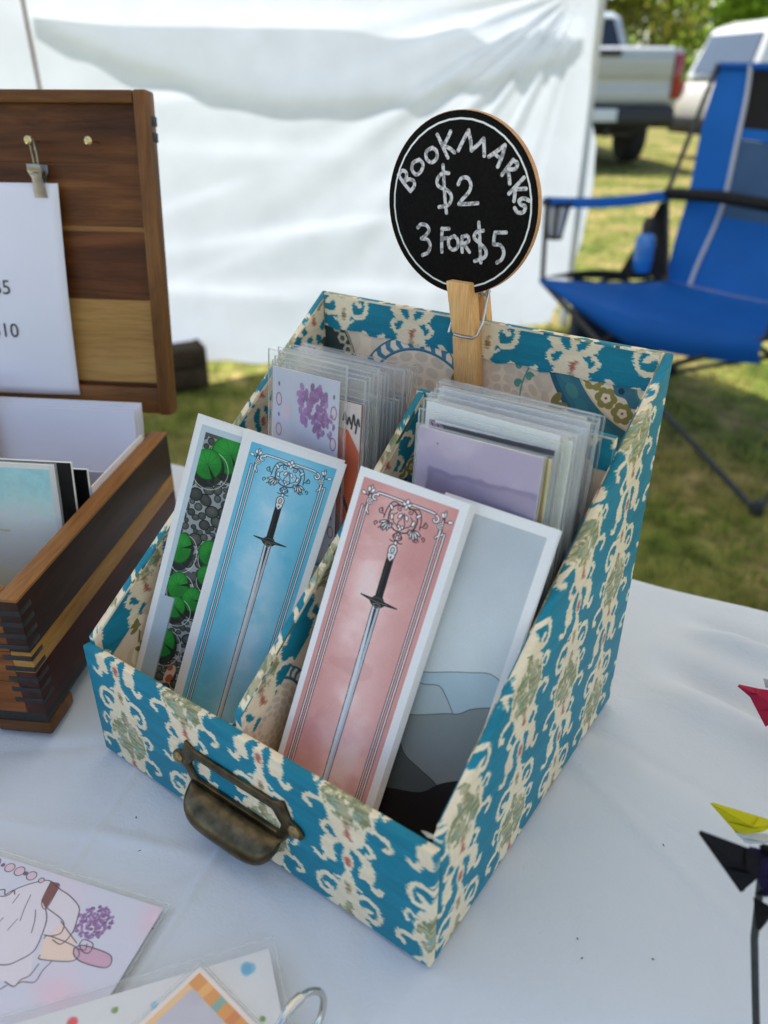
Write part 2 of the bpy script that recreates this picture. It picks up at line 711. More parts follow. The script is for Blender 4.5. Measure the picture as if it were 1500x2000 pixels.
M_GRASS = leafy('grass blade', (0.08, 0.13, 0.015), (0.30, 0.25, 0.075))
rg = np.random.default_rng(3)
nb = 70000
a_ = 0.5 + 11.2 * rg.random(nb) ** 1.7
b_ = (rg.random(nb) - 0.5) * 2 * (0.65 * a_ + 0.5) + 0.1
clump = np.sin(a_ * 5.1 + 2 * np.sin(b_ * 3.3)) * np.sin(b_ * 4.7 + 1.3 * np.sin(a_ * 2.9)) + 0.5 * np.sin(a_ * 13 + b_ * 9)
keep = clump + rg.normal(0, 0.6, nb) > -0.25
a_, b_ = a_[keep], b_[keep]
nb = len(a_)
px_ = CAM.x + FW.x * a_ + RT.x * b_
py_ = CAM.y + FW.y * a_ + RT.y * b_
pz_ = 0.012 * np.sin(px_ * 1.7 + 0.6) * np.sin(py_ * 1.3) - 0.014
hh = rg.uniform(0.022, 0.065, nb)
th = rg.uniform(0, 2 * np.pi, nb)
wd_ = rg.uniform(0.0025, 0.005, nb)
lean = rg.uniform(0.1, 0.9, nb) * hh
ph = rg.uniform(0, 2 * np.pi, nb)
V = np.zeros((nb, 3, 3))
V[:, 0] = np.stack([px_ - wd_ * np.cos(th), py_ - wd_ * np.sin(th), pz_], 1)
V[:, 1] = np.stack([px_ + wd_ * np.cos(th), py_ + wd_ * np.sin(th), pz_], 1)
V[:, 2] = np.stack([px_ + lean * np.cos(ph), py_ + lean * np.sin(ph), pz_ + hh], 1)
me = bpy.data.meshes.new('grass')
me.vertices.add(nb * 3)
me.vertices.foreach_set('co', V.ravel())
me.loops.add(nb * 3)
me.loops.foreach_set('vertex_index', np.arange(nb * 3))
me.polygons.add(nb)
me.polygons.foreach_set('loop_start', np.arange(nb) * 3)
me.polygons.foreach_set('loop_total', np.full(nb, 3))
me.update(calc_edges=True)
me.materials.append(M_GRASS)
grass = bpy.data.objects.new('grass', me)
COL.objects.link(grass)
kind(grass, 'stuff')

# ---- trees at the far side of the field
M_BARK = mat('bark', (0.09, 0.065, 0.045), rough=0.95, var=0.35, scale=9, bmp=0.6)
M_LEAF = [leafy('olive green leaves', (0.07, 0.085, 0.014), (0.22, 0.21, 0.035)),
          leafy('spring green leaves', (0.10, 0.18, 0.012), (0.26, 0.36, 0.03)),
          leafy('mid green leaves', (0.06, 0.11, 0.016), (0.16, 0.22, 0.04))]

def tree(name, a, b, h, cr, lm, seed, label, n=4300, leaf=0.18):
    r = random.Random(seed)
    base = gp(a, b, -0.05)
    t = thing(name, base, label, 'tree', 'trees beyond the parked cars')
    m = MB()
    top = base + Vector((r.uniform(-.5, .5), r.uniform(-.5, .5), h * 0.8))
    n0 = 7
    trunk = [base.lerp(top, k / n0) + Vector((r.uniform(-.12, .12), r.uniform(-.12, .12), 0)) * (k > 0) for k in range(n0 + 1)]
    m.tube(trunk, [0.26 * (1 - 0.85 * k / n0) + 0.02 for k in range(n0 + 1)], 10)
    lobes = []
    for k in range(15):
        q = trunk[r.randint(2, n0)]
        an = r.uniform(0, 6.28)
        ln = cr * r.uniform(0.4, 0.95)
        e = q + Vector((math.cos(an) * ln, math.sin(an) * ln, ln * r.uniform(-0.25, 0.6)))
        mid = q.lerp(e, 0.5) + Vector((0, 0, 0.25))
        m.tube([q, mid, e], [0.09, 0.055, 0.015], 6)
        lobes.append((e, cr * r.uniform(0.28, 0.5)))
        lobes.append((mid, cr * r.uniform(0.22, 0.36)))
    lobes.append((top, cr * 0.45))
    m.obj('trunk', M_BARK, t)
    c = MB()
    vs, fs = [], []
    for k in range(n):
        e, rad = r.choice(lobes)
        d = Vector((r.gauss(0, 1), r.gauss(0, 1), r.gauss(0, 0.8))).normalized() * rad * (r.random() ** 0.45)
        p = e + d
        u = Vector((r.gauss(0, 1), r.gauss(0, 1), r.gauss(0, 1))).normalized()
        w = u.orthogonal().normalized()
        s_ = leaf * r.uniform(0.6, 1.4)
        i = len(vs)
        vs += [p - u * s_, p + w * s_ * 0.5, p + u * s_, p - w * s_ * 0.5]
        fs.append((i, i + 1, i + 2, i + 3))
    c.add(vs, fs)
    c.obj('crown', lm, t, smooth_deg=0)
    return t

tree('field_tree', 38, 8.6, 8.5, 4.2, M_LEAF[0], 1, 'olive green tree rising over the roof of the pickup truck, beside the tent wall')
tree('field_tree', 34, 12.4, 8.0, 3.6, M_LEAF[1], 2, 'bright spring green tree over the rear end of the white car')
tree('field_tree', 42, 19.0, 9.0, 4.6, M_LEAF[2], 3, 'mid green tree over the side windows of the white car, beyond the blue chair')
tree('field_tree', 47, 13.8, 9.5, 4.6, M_LEAF[0], 4, 'taller olive tree standing farther back in the gap between the green trees')
tree('field_tree', 52, 25.5, 10, 5, M_LEAF[2], 6, 'wide mid green tree farthest along the tree line past the car')
tree('field_tree', 50, 5.5, 10, 5.0, M_LEAF[2], 8, 'dark green tree at the edge of the white tent wall, behind the pickup truck')
# low thicket under the trees
hv, hf = [], []
r = random.Random(5)
for k in range(9000):
    a = r.uniform(47, 60)
    b = r.uniform(-10, 42)
    p = gp(a, b, abs(r.gauss(0, 1.5)) + 0.1)
    u = Vector((r.gauss(0, 1), r.gauss(0, 1), r.gauss(0, 1))).normalized()
    w = u.orthogonal().normalized()
    s_ = 0.32 * r.uniform(.6, 1.4)
    i = len(hv)
    hv += [p - u * s_, p + w * s_ * .55, p + u * s_, p - w * s_ * .55]
    hf.append((i, i + 1, i + 2, i + 3))
kind(MB().add(hv, hf).obj('undergrowth', M_LEAF[2], smooth_deg=0), 'stuff')

# ---- white pickup truck, seen from behind
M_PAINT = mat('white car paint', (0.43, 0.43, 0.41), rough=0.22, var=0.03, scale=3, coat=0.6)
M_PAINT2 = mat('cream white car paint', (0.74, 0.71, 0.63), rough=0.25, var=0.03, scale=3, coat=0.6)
M_BLACKPL = mat('black plastic trim', (0.018, 0.018, 0.019), rough=0.55, var=0.2, scale=30)
M_TYRE = mat('tyre rubber', (0.02, 0.02, 0.02), rough=0.85, var=0.2, scale=40, bmp=0.3)
M_GLASSDK = mat('tinted car glass', (0.012, 0.014, 0.017), rough=0.05, var=0.1, scale=2, spec=0.8)
M_GLASSLT = mat('grey car glass', (0.06, 0.08, 0.10), rough=0.05, var=0.1, scale=2, spec=0.9)
M_RED = mat('red lamp plastic', (0.30, 0.012, 0.012), rough=0.15, var=0.15, scale=20, coat=0.5)
M_CHROME = mat('steel', (0.55, 0.55, 0.54), rough=0.25, metal=1.0, var=0.06, scale=20)
M_PLATE = mat('number plate white', (0.62, 0.64, 0.66), rough=0.4, var=0.05, scale=8)

def car_axes(yaw):
    f = (FW * math.cos(yaw) + RT * math.sin(yaw)).normalized()     # the way it points
    s = Vector((f.y, -f.x, 0))                                      # its right
    return f, s, Vector((0, 0, 1))

def wheel(parent, c, s, r, w):
    m = MB()
    m.lathe([(r * .55, -w / 2), (r * .93, -w / 2), (r, -w * .36), (r, w * .36), (r * .93, w / 2), (r * .55, w / 2)], c, s, 28)
    o = m.obj('wheel', M_TYRE, parent)
    q = MB()
    q.lathe([(r * .2, -w * .3), (r * .58, -w * .45), (r * .6, w * .3), (r * .58, w * .44), (r * .15, w * .40)], c, s, 20)
    for k in range(6):
        an = k * math.pi / 3
        u = s.orthogonal().normalized()
        v = s.cross(u)
        d = u * math.cos(an) + v * math.sin(an)
        for sg in (-1, 1):
            q.box(Vector(c) + d * r * .35 + s * (sg * w * .44), (r * .2, r * .05, .01), (d, s.cross(d), s))
    q.obj('rim', M_CHROME, o)
    return o

tp = gp(11.7, 2.88, 0)
f, s, u = car_axes(R(-3))
truck = thing('pickup_truck', tp, 'white pickup truck with black bumper parked with its tailgate towards the tent', 'truck')
def T(x, y, z):
    return tp + s * x + f * y + u * z
HWID = 1.0
m = MB()        # bed and cab lower body: side profile, extruded
prof = [(0.02, 0.78), (0.0, 0.95), (0.03, 1.44), (2.0, 1.44), (2.02, 1.45), (5.6, 1.32), (5.95, 1.1), (5.95, .6), (5.2, .52), (5.15, .85), (4.85, 1.0), (4.4, 1.0), (4.1, .85), (4.05, .5), (1.75, .5), (1.7, .85), (1.42, 1.0), (1.0, 1.0), (.72, .85), (.68, .68)]
m.prism([T(-HWID, y, z) for y, z in prof], s * (2 * HWID))
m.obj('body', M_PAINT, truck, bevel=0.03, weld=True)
m = MB()        # cab
cab = [(2.05, 1.42), (2.28, 1.93), (2.6, 2.0), (3.7, 1.98), (4.5, 1.42)]
m.add([T(sg * (HWID - .05 - (z - 1.42) * .28), y, z) for sg in (-1, 1) for y, z in cab],
      [(0, 1, 2, 3, 4), (9, 8, 7, 6, 5), (0, 5, 6, 1), (1, 6, 7, 2), (2, 7, 8, 3), (3, 8, 9, 4), (4, 9, 5, 0)])
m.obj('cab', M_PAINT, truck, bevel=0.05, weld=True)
m = MB()
m.add([T(x * .80, 2.03 + (z - 1.42) * .45 + .0, z) for x, z in ((-1, 1.50), (1, 1.50), (.86, 1.90), (-.86, 1.90))], [(0, 1, 2, 3)])
m2 = MB().prism([T(x * .80, 2.035 + (z - 1.42) * .45, z) for x, z in ((-1, 1.50), (1, 1.50), (.86, 1.90), (-.86, 1.90))], f * 0.03)
m2.obj('rear_window', M_GLASSDK, truck)
for sg in (-1, 1):
    q = MB().prism([T(sg * (HWID - .04 - (z - 1.42) * .28), y, z) for y, z in ((2.5, 1.5), (2.6, 1.88), (3.6, 1.88), (4.15, 1.5))], s * (sg * 0.012))
    q.obj('side_window', M_GLASSDK, truck)
m = MB()        # tailgate with its pressed ridges
m.prism([T(-.86, y, z) for y, z in ((-.005, .80), (-.03, .84), (-.03, .97), (-.012, 1.0), (-.012, 1.10), (-.035, 1.13), (-.045, 1.32), (-.02, 1.36), (-.02, 1.42), (.05, 1.46), (.10, 1.45), (.10, .80))], s * 1.72)
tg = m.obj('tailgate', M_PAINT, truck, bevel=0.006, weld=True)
MB().box(T(0, -.05, 1.385), (.15, .016, .035), (s, f, u)).obj('handle', M_BLACKPL, tg, bevel=0.008)
m = MB().prism([T(-.92, y, z) for y, z in ((-.16, .52), (-.20, .60), (-.19, .74), (-.02, .79), (.2, .78), (.2, .52))], s * 1.84)
bp = m.obj('bumper', M_BLACKPL, truck, bevel=0.02, weld=True)
MB().box(T(-.02, -.205, .67), (.16, .008, .075), (s, f, u)).obj('number_plate', M_PLATE, bp, bevel=0.004)
for sg in (-1, 1):
    MB().box(T(sg * .945, .03, 1.12), (.055, .07, .26), (s, f, u)).obj('tail_lamp', M_RED, truck, bevel=0.02)
    for y in (1.21, 4.62):
        wheel(truck, T(sg * .82, y, .40), s, .40, .28)
m = MB().box(T(0, .5, .50), (.5, .3, .1), (s, f, u)).tube([T(0, -.1, .45), T(0, -.30, .44), T(0, -.30, .52)], .03, 8)
m.tube([T(-.7, 1.2, .42), T(.7, 1.2, .42)], .07, 8).box(T(.0, 2.5, .52), (.6, 2.3, .07), (s, f, u))
m.obj('hitch_and_chassis', M_BLACKPL, truck)

# ---- white estate car, side on
cp = gp(13.4, 4.90, 0)
f, s, u = car_axes(R(78))
car = thing('parked_car', cp, 'white long-roofed car parked side on behind the blue camp chair', 'car')
m = MB()
prof = [(0, .42), (-.05, .70), (.02, 1.02), (.22, 1.12), (3.6, 1.10), (4.65, .96), (4.85, .70), (4.8, .38), (4.3, .32), (4.25, .55), (4.05, .72), (3.75, .72), (3.52, .55), (3.48, .30), (1.28, .30), (1.24, .55), (1.02, .72), (.72, .72), (.52, .55), (.47, .34)]
m.prism([T_ for T_ in [cp - s * .93 + f * y + u * z for y, z in prof]], s * 1.86)
m.obj('body', M_PAINT2, car, bevel=0.04, weld=True)
m = MB()
gh_ = [(.06, 1.10), (.30, 1.76), (.6, 1.86), (2.5, 1.84), (3.45, 1.10)]
m.add([cp + s * (sg * (.90 - (z - 1.1) * .25)) + f * y + u * z for sg in (-1, 1) for y, z in gh_],
      [(0, 1, 2, 3, 4), (9, 8, 7, 6, 5), (0, 5, 6, 1), (1, 6, 7, 2), (2, 7, 8, 3), (3, 8, 9, 4), (4, 9, 5, 0)])
m.obj('roof', M_PAINT2, car, bevel=0.05, weld=True)
for sg in (-1, 1):
    for yz in (((.40, 1.17), (.56, 1.68), (1.22, 1.71), (1.22, 1.16)), ((1.34, 1.16), (1.34, 1.71), (2.2, 1.70), (2.3, 1.16)), ((2.42, 1.16), (2.36, 1.66), (3.1, 1.16))):
        q = MB().prism([cp + s * (sg * (.90 - (z - 1.1) * .25)) + f * y + u * z for y, z in yz], s * (sg * 0.012))
        q.obj('side_window', M_GLASSLT, car)
q = MB().prism([cp + s * x + f * (.06 + (z - 1.1) * .364 - .012) + u * z for x, z in ((-.72, 1.18), (.72, 1.18), (.66, 1.68), (-.66, 1.68))], f * -.012)
q.obj('rear_window', M_GLASSLT, car)
for sg in (-1, 1):
    MB().box(cp + s * (sg * .86) + f * .02 + u * .92, (.06, .05, .13), (s, f, u)).obj('tail_lamp', M_RED, car, bevel=0.02)
    for y in (.87, 3.88):
        wheel(car, cp + s * (sg * .80) + f * y + u * .34, s, .34, .22)
MB().box(cp + f * -.06 + u * .46, (.88, .06, .12), (s, f, u)).obj('bumper', M_BLACKPL, car, bevel=0.03)

# ---- canopy tent over the table, with one side wall hung from it
WD = Vector((0.475, 0.880, 0)).normalized()        # along the wall
WN = Vector((0.880, -0.475, 0)).normalized()       # from the wall to the table
WP = Vector((-1.231, 3.451, 0))                    # foot of its far corner
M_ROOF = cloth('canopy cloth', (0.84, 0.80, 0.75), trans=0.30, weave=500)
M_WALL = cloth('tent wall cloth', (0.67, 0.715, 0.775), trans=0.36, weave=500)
M_POLE = mat('white powder coated tube', (0.6, 0.6, 0.58), rough=0.4, var=0.08, scale=12)
SIDE, LONG = 4.45, 2.98
corner = [WP + WD * 0.06, WP + WD * (0.06 - LONG), WP + WD * (0.06 - LONG) + WN * SIDE, WP + WD * 0.06 + WN * SIDE]
canopy = thing('canopy_tent', WP, 'white pop-up canopy whose far corner pole stands at the edge of the tent wall', 'canopy')
apex = (corner[0] + corner[2]) / 2 + Vector((0, 0, 2.95))
EAVE = 2.08
def roofpt(i):
    def fn(a, b):
        p = corner[i] + Vector((0, 0, EAVE))
        q = corner[(i + 1) % 4] + Vector((0, 0, EAVE))
        e = p.lerp(q, a)
        x = e.lerp(apex, b)
        x.z -= 0.10 * math.sin(math.pi * b) + 0.03 * math.sin(math.pi * a) * (1 - b)
        return x
    return fn
for i in range(4):
    m = MB().grid(roofpt(i), 14, 10)
    m.obj('roof_panel', M_ROOF, canopy)
    p, q = corner[i], corner[(i + 1) % 4]
    m = MB().grid(lambda a, b, p=p, q=q: p.lerp(q, a) + Vector((0, 0, EAVE - 0.03 * math.sin(math.pi * a) - 0.20 * b)) + (WN * (0.01 * math.sin(a * 40) * b) if i % 2 == 0 else WD * (0.01 * math.sin(a * 40) * b)), 60, 3)
    m.obj('valance', M_ROOF, canopy)
for c in corner:
    MB().box(c + Vector((0, 0, EAVE / 2 - 0.01)), (.017, .017, EAVE / 2), (WD, WN, Vector((0, 0, 1)))).obj('pole', M_POLE, canopy)

# the side wall: one hanging sheet, pulled tight at its upper far corner
def lerp_tab(tab, x):
    for (x0, y0), (x1, y1) in zip(tab[:-1], tab[1:]):
        if x <= x1:
            t = max(0.0, (x - x0) / (x1 - x0))
            t = t * t * (3 - 2 * t)
            return y0 + (y1 - y0) * t
    return tab[-1][1]
EDGE = [(0.0, -0.02), (0.2, 0.05), (0.42, 0.105), (0.62, 0.125), (0.78, 0.115), (0.95, 0.06), (1.15, 0.03), (2.1, 0.035)]
HEM = [(0.0, 0.02), (1.5, 0.02), (1.7, 0.06), (1.95, 0.19), (2.3, 0.26), (3.1, 0.15)]
def wall_relief(sx, z):
    cx, cz = -0.02, 1.42
    dx, dz = sx - cx, z - cz
    rr = math.hypot(dx, dz)
    an = math.atan2(-dz, -dx)                      # 0 towards the near end, 90 deg straight down
    w = math.exp(-((an - 0.72) / 0.62) ** 2)
    d = 0.013 * w * min(1, rr / 0.25) * math.exp(-(rr / 1.15) ** 2) * (math.sin(an * 34 + 0.6 * math.sin(rr * 4)) + 0.6 * math.sin(an * 57 + 1.0))
    # creases pulled along the sheet
    for (s0, z0, sl, wd2, am, s1, sr) in ((-1.2, 0.55, 0.06, .022, .016, -1.2, .55), (-1.45, 0.84, -0.05, .03, .012, -1.5, .40), (-0.9, 0.28, -0.12, .03, .014, -1.0, .6),
                                          (-1.75, 1.03, 0.10, .022, .018, -1.75, .22), (-1.6, 0.33, -0.16, .02, .012, -1.6, .35), (-1.0, 0.66, 0.22, .05, .012, -0.9, .5),
                                          (-1.7, 0.42, 0.30, .03, .009, -1.6, .3), (-1.65, 0.70, 0.25, .02, .008, -1.7, .25), (-2.0, 1.2, -.25, .03, .012, -2.0, .25),
                                          (-1.0, 1.02, 0.04, .06, .012, -1.0, .7)):
        zz = z - (z0 + sl * (sx - s0))
        d += .62 * am * math.tanh(zz / wd2) * math.exp(-(zz / (wd2 * 4)) ** 2) * math.exp(-((sx - s1) / sr) ** 2)
    d += 0.030 * math.sin(sx * 2.1 + 0.8) * math.sin(z * 1.6) + 0.006 * math.sin(sx * 9 + z * 5) * math.exp(-z * 1.2)
    return d
def wallpt(a, b):
    z = b * 2.04
    e = lerp_tab(EDGE, z)
    sx = e - (1 - a) * (e + 2.92)
    hem = lerp_tab(HEM, -sx)
    z2 = hem + (2.04 - hem) * b
    return WP + WD * sx + WN * wall_relief(sx, z2) + Vector((0, 0, z2))
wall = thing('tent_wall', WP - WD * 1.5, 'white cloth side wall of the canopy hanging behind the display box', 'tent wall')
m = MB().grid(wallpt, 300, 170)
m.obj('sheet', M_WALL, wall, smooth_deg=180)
SHADE_LOW = [(0.0, 1.24), (0.12, 1.14), (0.5, 1.06), (0.9, 1.00), (1.3, 0.99), (1.6, 1.03), (1.85, 1.10), (2.05, 1.18), (2.2, 1.24)]
def shadept(a, b):  # unseen sheet added behind the wall to make its grey shadow band
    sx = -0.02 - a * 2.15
    lo = lerp_tab(SHADE_LOW, -sx)
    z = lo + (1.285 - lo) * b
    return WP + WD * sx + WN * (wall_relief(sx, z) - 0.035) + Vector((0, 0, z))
M_SHADE = cloth('shade sheet cloth', (0.78, 0.82, 0.88), trans=0.80, weave=500)
MB().grid(shadept, 90, 12).obj('shade_sheet', M_SHADE, wall, smooth_deg=180)
M_CORD = mat('brown cord', (0.16, 0.075, 0.05), rough=0.8, var=0.3, scale=200, bmp=0.5)
cpts = [WP + WD * (-2.20 + 0.012 * k / 12.0) + WN * 0.075 + Vector((0, 0, 2.0 - 1.15 * k / 12.0)) for k in range(13)]
tag(MB().tube(cpts, 0.0055, 8).obj('hanging_cord', M_CORD, loc=cpts[-1]), 'thin brown cord hanging down the tent wall above the wooden case', 'cord')

# ---- things on the grass behind the case
M_CRATE = wood('dark crate board', (0.022, 0.014, 0.008), (0.05, 0.034, 0.02), (0.08, 0.056, 0.034), (1, 0, 0), 0.3, rough=0.8, coat=0)
cc = gp(3.02, -0.905, 0)
crate = thing('storage_crate', cc, 'dark brown crate on the grass at the foot of the tent wall', 'crate')
ax = (WD, WN, Vector((0, 0, 1)))
m = MB()
for sg in (-1, 1):
    MB().box(cc + WD * (sg * .155) + Vector((0, 0, .08)), (.008, .14, .08), ax).obj('end_panel', M_CRATE, crate, bevel=.002)
for sg in (-1, 1):
    for k in range(2):
        MB().box(cc + WN * (sg * .14) + Vector((0, 0, .042 + k * .078)), (.163, .007, .036), ax).obj('side_board', M_CRATE, crate, bevel=.002)
MB().box(cc + Vector((0, 0, .150)), (.145, .13, .006), ax).obj('lid', M_CRATE, crate, bevel=.002)
MB().box(cc + Vector((0, 0, .008)), (.145, .13, .006), ax).obj('base', M_CRATE, crate)
M_PKR = mat('dull red paper', (0.22, 0.045, 0.04), rough=0.7, var=0.2, scale=20)
M_PKC = mat('cream paper', (0.66, 0.60, 0.42), rough=0.7, var=0.1, scale=20)
pk = cc + WD * -.10 + WN * .02 + Vector((0, 0, .157))
pt = thing('paper_packet', pk, 'small cream packet with a red base lying on the dark crate', 'packet')
MB().box(pk + Vector((0, 0, .013)), (.06, .04, .013), ax).obj('base', M_PKR, pt, bevel=.004)
MB().prism([pk + WD * x + WN * -.035 + Vector((0, 0, z)) for x, z in ((-.05, .026), (.06, .026), (.075, .05), (-.02, .075), (-.05, .06))], WN * .07).obj('wrapper', M_PKC, pt, bevel=.006, weld=True)

# ---- the camp chair
M_BLUE = cloth('royal blue polyester', (0.006, 0.11, 0.46), trans=0.25, weave=700, rough=0.6, var=0.08)
M_MESH = cloth('blue grey mesh', (0.05, 0.10, 0.22), trans=0.5, weave=1400, rough=0.7, var=0.1)
M_BLKCL = cloth('black polyester', (0.010, 0.010, 0.012), trans=0.0, weave=700, rough=0.7)
M_NAVY = cloth('navy nylon', (0.008, 0.014, 0.035), trans=0.0, weave=500, rough=0.65, wr=0.3)
M_PIPE = cloth('pale piping', (0.50, 0.53, 0.62), trans=0.1, weave=900)
M_STEEL = mat('black steel tube', (0.014, 0.014, 0.015), rough=0.4, var=0.15, scale=40)
A, B = gp(2.84, .56, .45), gp(2.15, 1.07, .45)
K, L_ = gp(2.95, 1.04, .42), gp(2.26, 1.55, .42)
KT, LT = gp(3.2, 1.18, 1.12), gp(2.45, 1.74, 1.12)
chair = thing('camp_chair', ((A + L_) / 2).to_2d().to_3d(), 'blue folding camp chair with black frame and mesh cup holder on the grass', 'chair')
def seatpt(a, b):
    p = A.lerp(B, a).lerp(K.lerp(L_, a), b)
    p.z -= 0.05 * math.sin(math.pi * a) * (1 - b ** 3) + 0.012 * math.sin(math.pi * b)
    return p
MB().grid(seatpt, 24, 16).obj('seat', M_BLUE, chair)
dn = (A - K)
dn.z = 0
dn.normalize()
def lippt(a, b):
    p = seatpt(a, 0)
    w = 0.012 + 0.075 * min(1, a * 2.2)
    return p + dn * (0.016 * math.sin(b * math.pi)) + Vector((0, 0, -w * b))
MB().grid(lippt, 24, 6).obj('front_lip', M_BLUE, chair)
def backpt(a, b, off=0.0):
    p = K.lerp(L_, a).lerp(KT.lerp(LT, a), b)
    nb_ = (L_ - K).cross(KT - K).normalized()
    if nb_.dot(CAM - K) < 0:
        nb_ = -nb_
    return p + nb_ * (off - 0.06 * math.sin(math.pi * min(1, max(0, a))) * math.sin(math.pi * b * .9) + 0.008 * math.sin(b * 11 + a * 5))
SB = 0.125      # width share of the blue side panel
def sideb(b):
    return SB + 0.03 * math.sin(b * 3)
MB().grid(lambda a, b: backpt(a * sideb(b), b), 8, 40).obj('side_panel', M_BLUE, chair)
MB().grid(lambda a, b: backpt(1 - a * sideb(b), b), 8, 40).obj('side_panel', M_BLUE, chair)
MB().grid(lambda a, b: backpt(sideb(b * .25) + (1 - sideb(b * .25) * 2) * a, b * .34), 20, 12).obj('lower_back', M_BLUE, chair)
MB().grid(lambda a, b: backpt(sideb(.34 + b * .34) + (1 - sideb(.34 + b * .34) * 2) * a, .34 + b * .34), 20, 12).obj('mesh_panel', M_MESH, chair)
MB().grid(lambda a, b: backpt(sideb(.68 + b * .05) + (1 - sideb(.68 + b * .05) * 2) * a, .68 + b * .05, .004), 20, 4).obj('seam_band', M_BLUE, chair)
MB().grid(lambda a, b: backpt(sideb(.73 + b * .25) + (1 - sideb(.73 + b * .25) * 2) * a, .73 + b * .25), 20, 10).obj('head_panel', M_BLKCL, chair)
for sd_ in (0, 1):
    MB().tube([backpt((sideb(k / 30) if sd_ == 0 else 1 - sideb(k / 30)), k / 30, .006) for k in range(31)], .008, 6).obj('piping', M_PIPE, chair)
MB().tube([backpt(k / 20, .995, .0) for k in range(21)], .013, 8).obj('top_hem', M_BLUE, chair)
AF, AR = gp(2.92, .565, .70), gp(3.13, 1.05, .70)
BF, BR = gp(2.18, 1.10, .70), gp(2.44, 1.56, .70)
for p, q, lift in ((AF, AR, 1), (BF, BR, 1)):
    d = (q - p).normalized()
    w = d.cross(Vector((0, 0, 1))).normalized()
    MB().grid(lambda a, b: p.lerp(q, a) + w * ((b - .5) * .075) + Vector((0, 0, .012 - .012 * math.sin(math.pi * a) - .030 * (2 * abs(b - .5)) ** 3)), 16, 10).obj('armrest', M_BLUE, chair)
af, bf = gp(2.80, .60, 0), gp(1.94, 1.055, 0)
kf, lf = gp(3.15, 1.20, 0), gp(2.40, 1.72, 0)
for pts in ([A + Vector((0, 0, -.01)), bf], [B + Vector((0, 0, -.01)), af], [K, lf], [L_, kf], [A, kf], [K, af], [B, lf], [L_, bf]):
    MB().tube(pts, .0095, 8).obj('leg', M_STEEL, chair)
for pts in ([AF, A], [BF, B], [AR, K.lerp(KT, .02)], [BR, L_]):
    MB().tube(pts, .009, 8).obj('arm_post', M_STEEL, chair)
for pts in ([K, AR, KT], [L_, BR, LT]):
    MB().tube(pts, .0095, 8).obj('back_post', M_STEEL, chair)
bar = [AR + (CAM - AR).normalized() * .02, AR.lerp(BR, .5) + (CAM - AR).normalized() * .12, BR + (CAM - BR).normalized() * .04]
MB().tube([bar[0], bar[0].lerp(bar[1], .5) + Vector((0, 0, .01)), bar[1], bar[2]], .021, 8).obj('back_bar', M_BLKCL, chair)
for p in (af, bf, kf, lf):
    MB().lathe([(.016, -.012), (.02, .0), (.018, .02), (.012, .035)], p, (0, 0, 1), 12).obj('foot', M_BLACKPL, chair)
# side pouch under the far armrest and the cup holder at its front
def pouch(a, b):
    p = A.lerp(K, .60 + .42 * a) + Vector((0, 0, .02 - .01 * math.sin(math.pi * a)))
    q = AF.lerp(AR, .955 + .045 * a) + Vector((0, 0, -.03))
    return p.lerp(q, b) + (CAM - p).normalized() * (.015 * math.sin(math.pi * a) * (1 - b))
MB().grid(pouch, 10, 10).obj('side_pouch', M_BLKCL, chair)
def seatrail(a, b):
    return A.lerp(K, a) + Vector((0, 0, .03 * b * math.sin(math.pi * min(1, a * 1.1)) + .004)) + dn * .0
MB().grid(seatrail, 14, 3).obj('seat_edge', M_BLKCL, chair)
ch = AF + Vector((0, 0, -.012)) + (AR - AF).normalized() * .045
q = MB()
q.tube([ch + Vector((math.cos(t * .5236) * .048, math.sin(t * .5236) * .048, 0)) for t in range(12)], .007, 6, closed=True)
for k in range(6):
    a = k * 1.047
    q.tube([ch + Vector((math.cos(a) * .047, math.sin(a) * .047, 0)), ch + Vector((math.cos(a) * .026, math.sin(a) * .026, -.115))], .004, 5)
q.tube([ch + Vector((math.cos(t * .5236) * .026, math.sin(t * .5236) * .026, -.115)) for t in range(12)], .005, 6, closed=True)
hold = q.obj('cup_holder', M_BLKCL, chair)
MB().lathe([(.046, 0), (.027, -.112), (.002, -.116)], ch, (0, 0, 1), 16).obj('net', film('cup holder net', 0.22, tint=(.55, .55, .58)), hold)
bt = gp(2.93, .935, .455)
btl = thing('water_bottle', bt, 'blue water bottle with a black cap standing in the pouch of the camp chair', 'bottle')
MB().lathe([(.028, 0), (.034, .008), (.036, .05), (.034, .075), (.036, .10), (.030, .125), (.016, .14)], bt, (0, 0, 1), 20).obj('body', mat('blue bottle plastic', (0.02, 0.17, 0.55), rough=.2, coat=.5), btl)
MB().lathe([(.019, .138), (.020, .165), (.014, .185), (.008, .19)], bt, (0, 0, 1), 16).obj('cap', M_BLACKPL, btl)
# bag standing under the seat
gb = gp(3.12, .93, 0)
bag = thing('tote_bag', gb, 'navy blue bag standing on the grass under the seat of the camp chair', 'bag')
bx = (RT, FW, Vector((0, 0, 1)))
def bagpt(a, b):
    t = a * 2 * math.pi
    ex = .19 * (1 - .06 * math.sin(b * 3)) * math.copysign(abs(math.cos(t)) ** .5, math.cos(t))
    ey = .10 * math.copysign(abs(math.sin(t)) ** .5, math.sin(t))
    return gb + RT * ex + FW * ey + Vector((0, 0, .37 * b + .015 * math.sin(t * 3) * b))
MB().grid(bagpt, 40, 12).obj('body', M_NAVY, bag)
MB().box(gb + Vector((0, 0, .01)), (.18, .09, .01), bx).obj('base', M_NAVY, bag)
for sg in (-1, 1):
    MB().tube([gb + FW * (sg * .1) + RT * (.09 * math.cos(t)) + Vector((0, 0, .30 + .07 * math.sin(t))) for t in [math.pi * k / 10 for k in range(11)]], .008, 6).obj('handle', M_NAVY, bag)

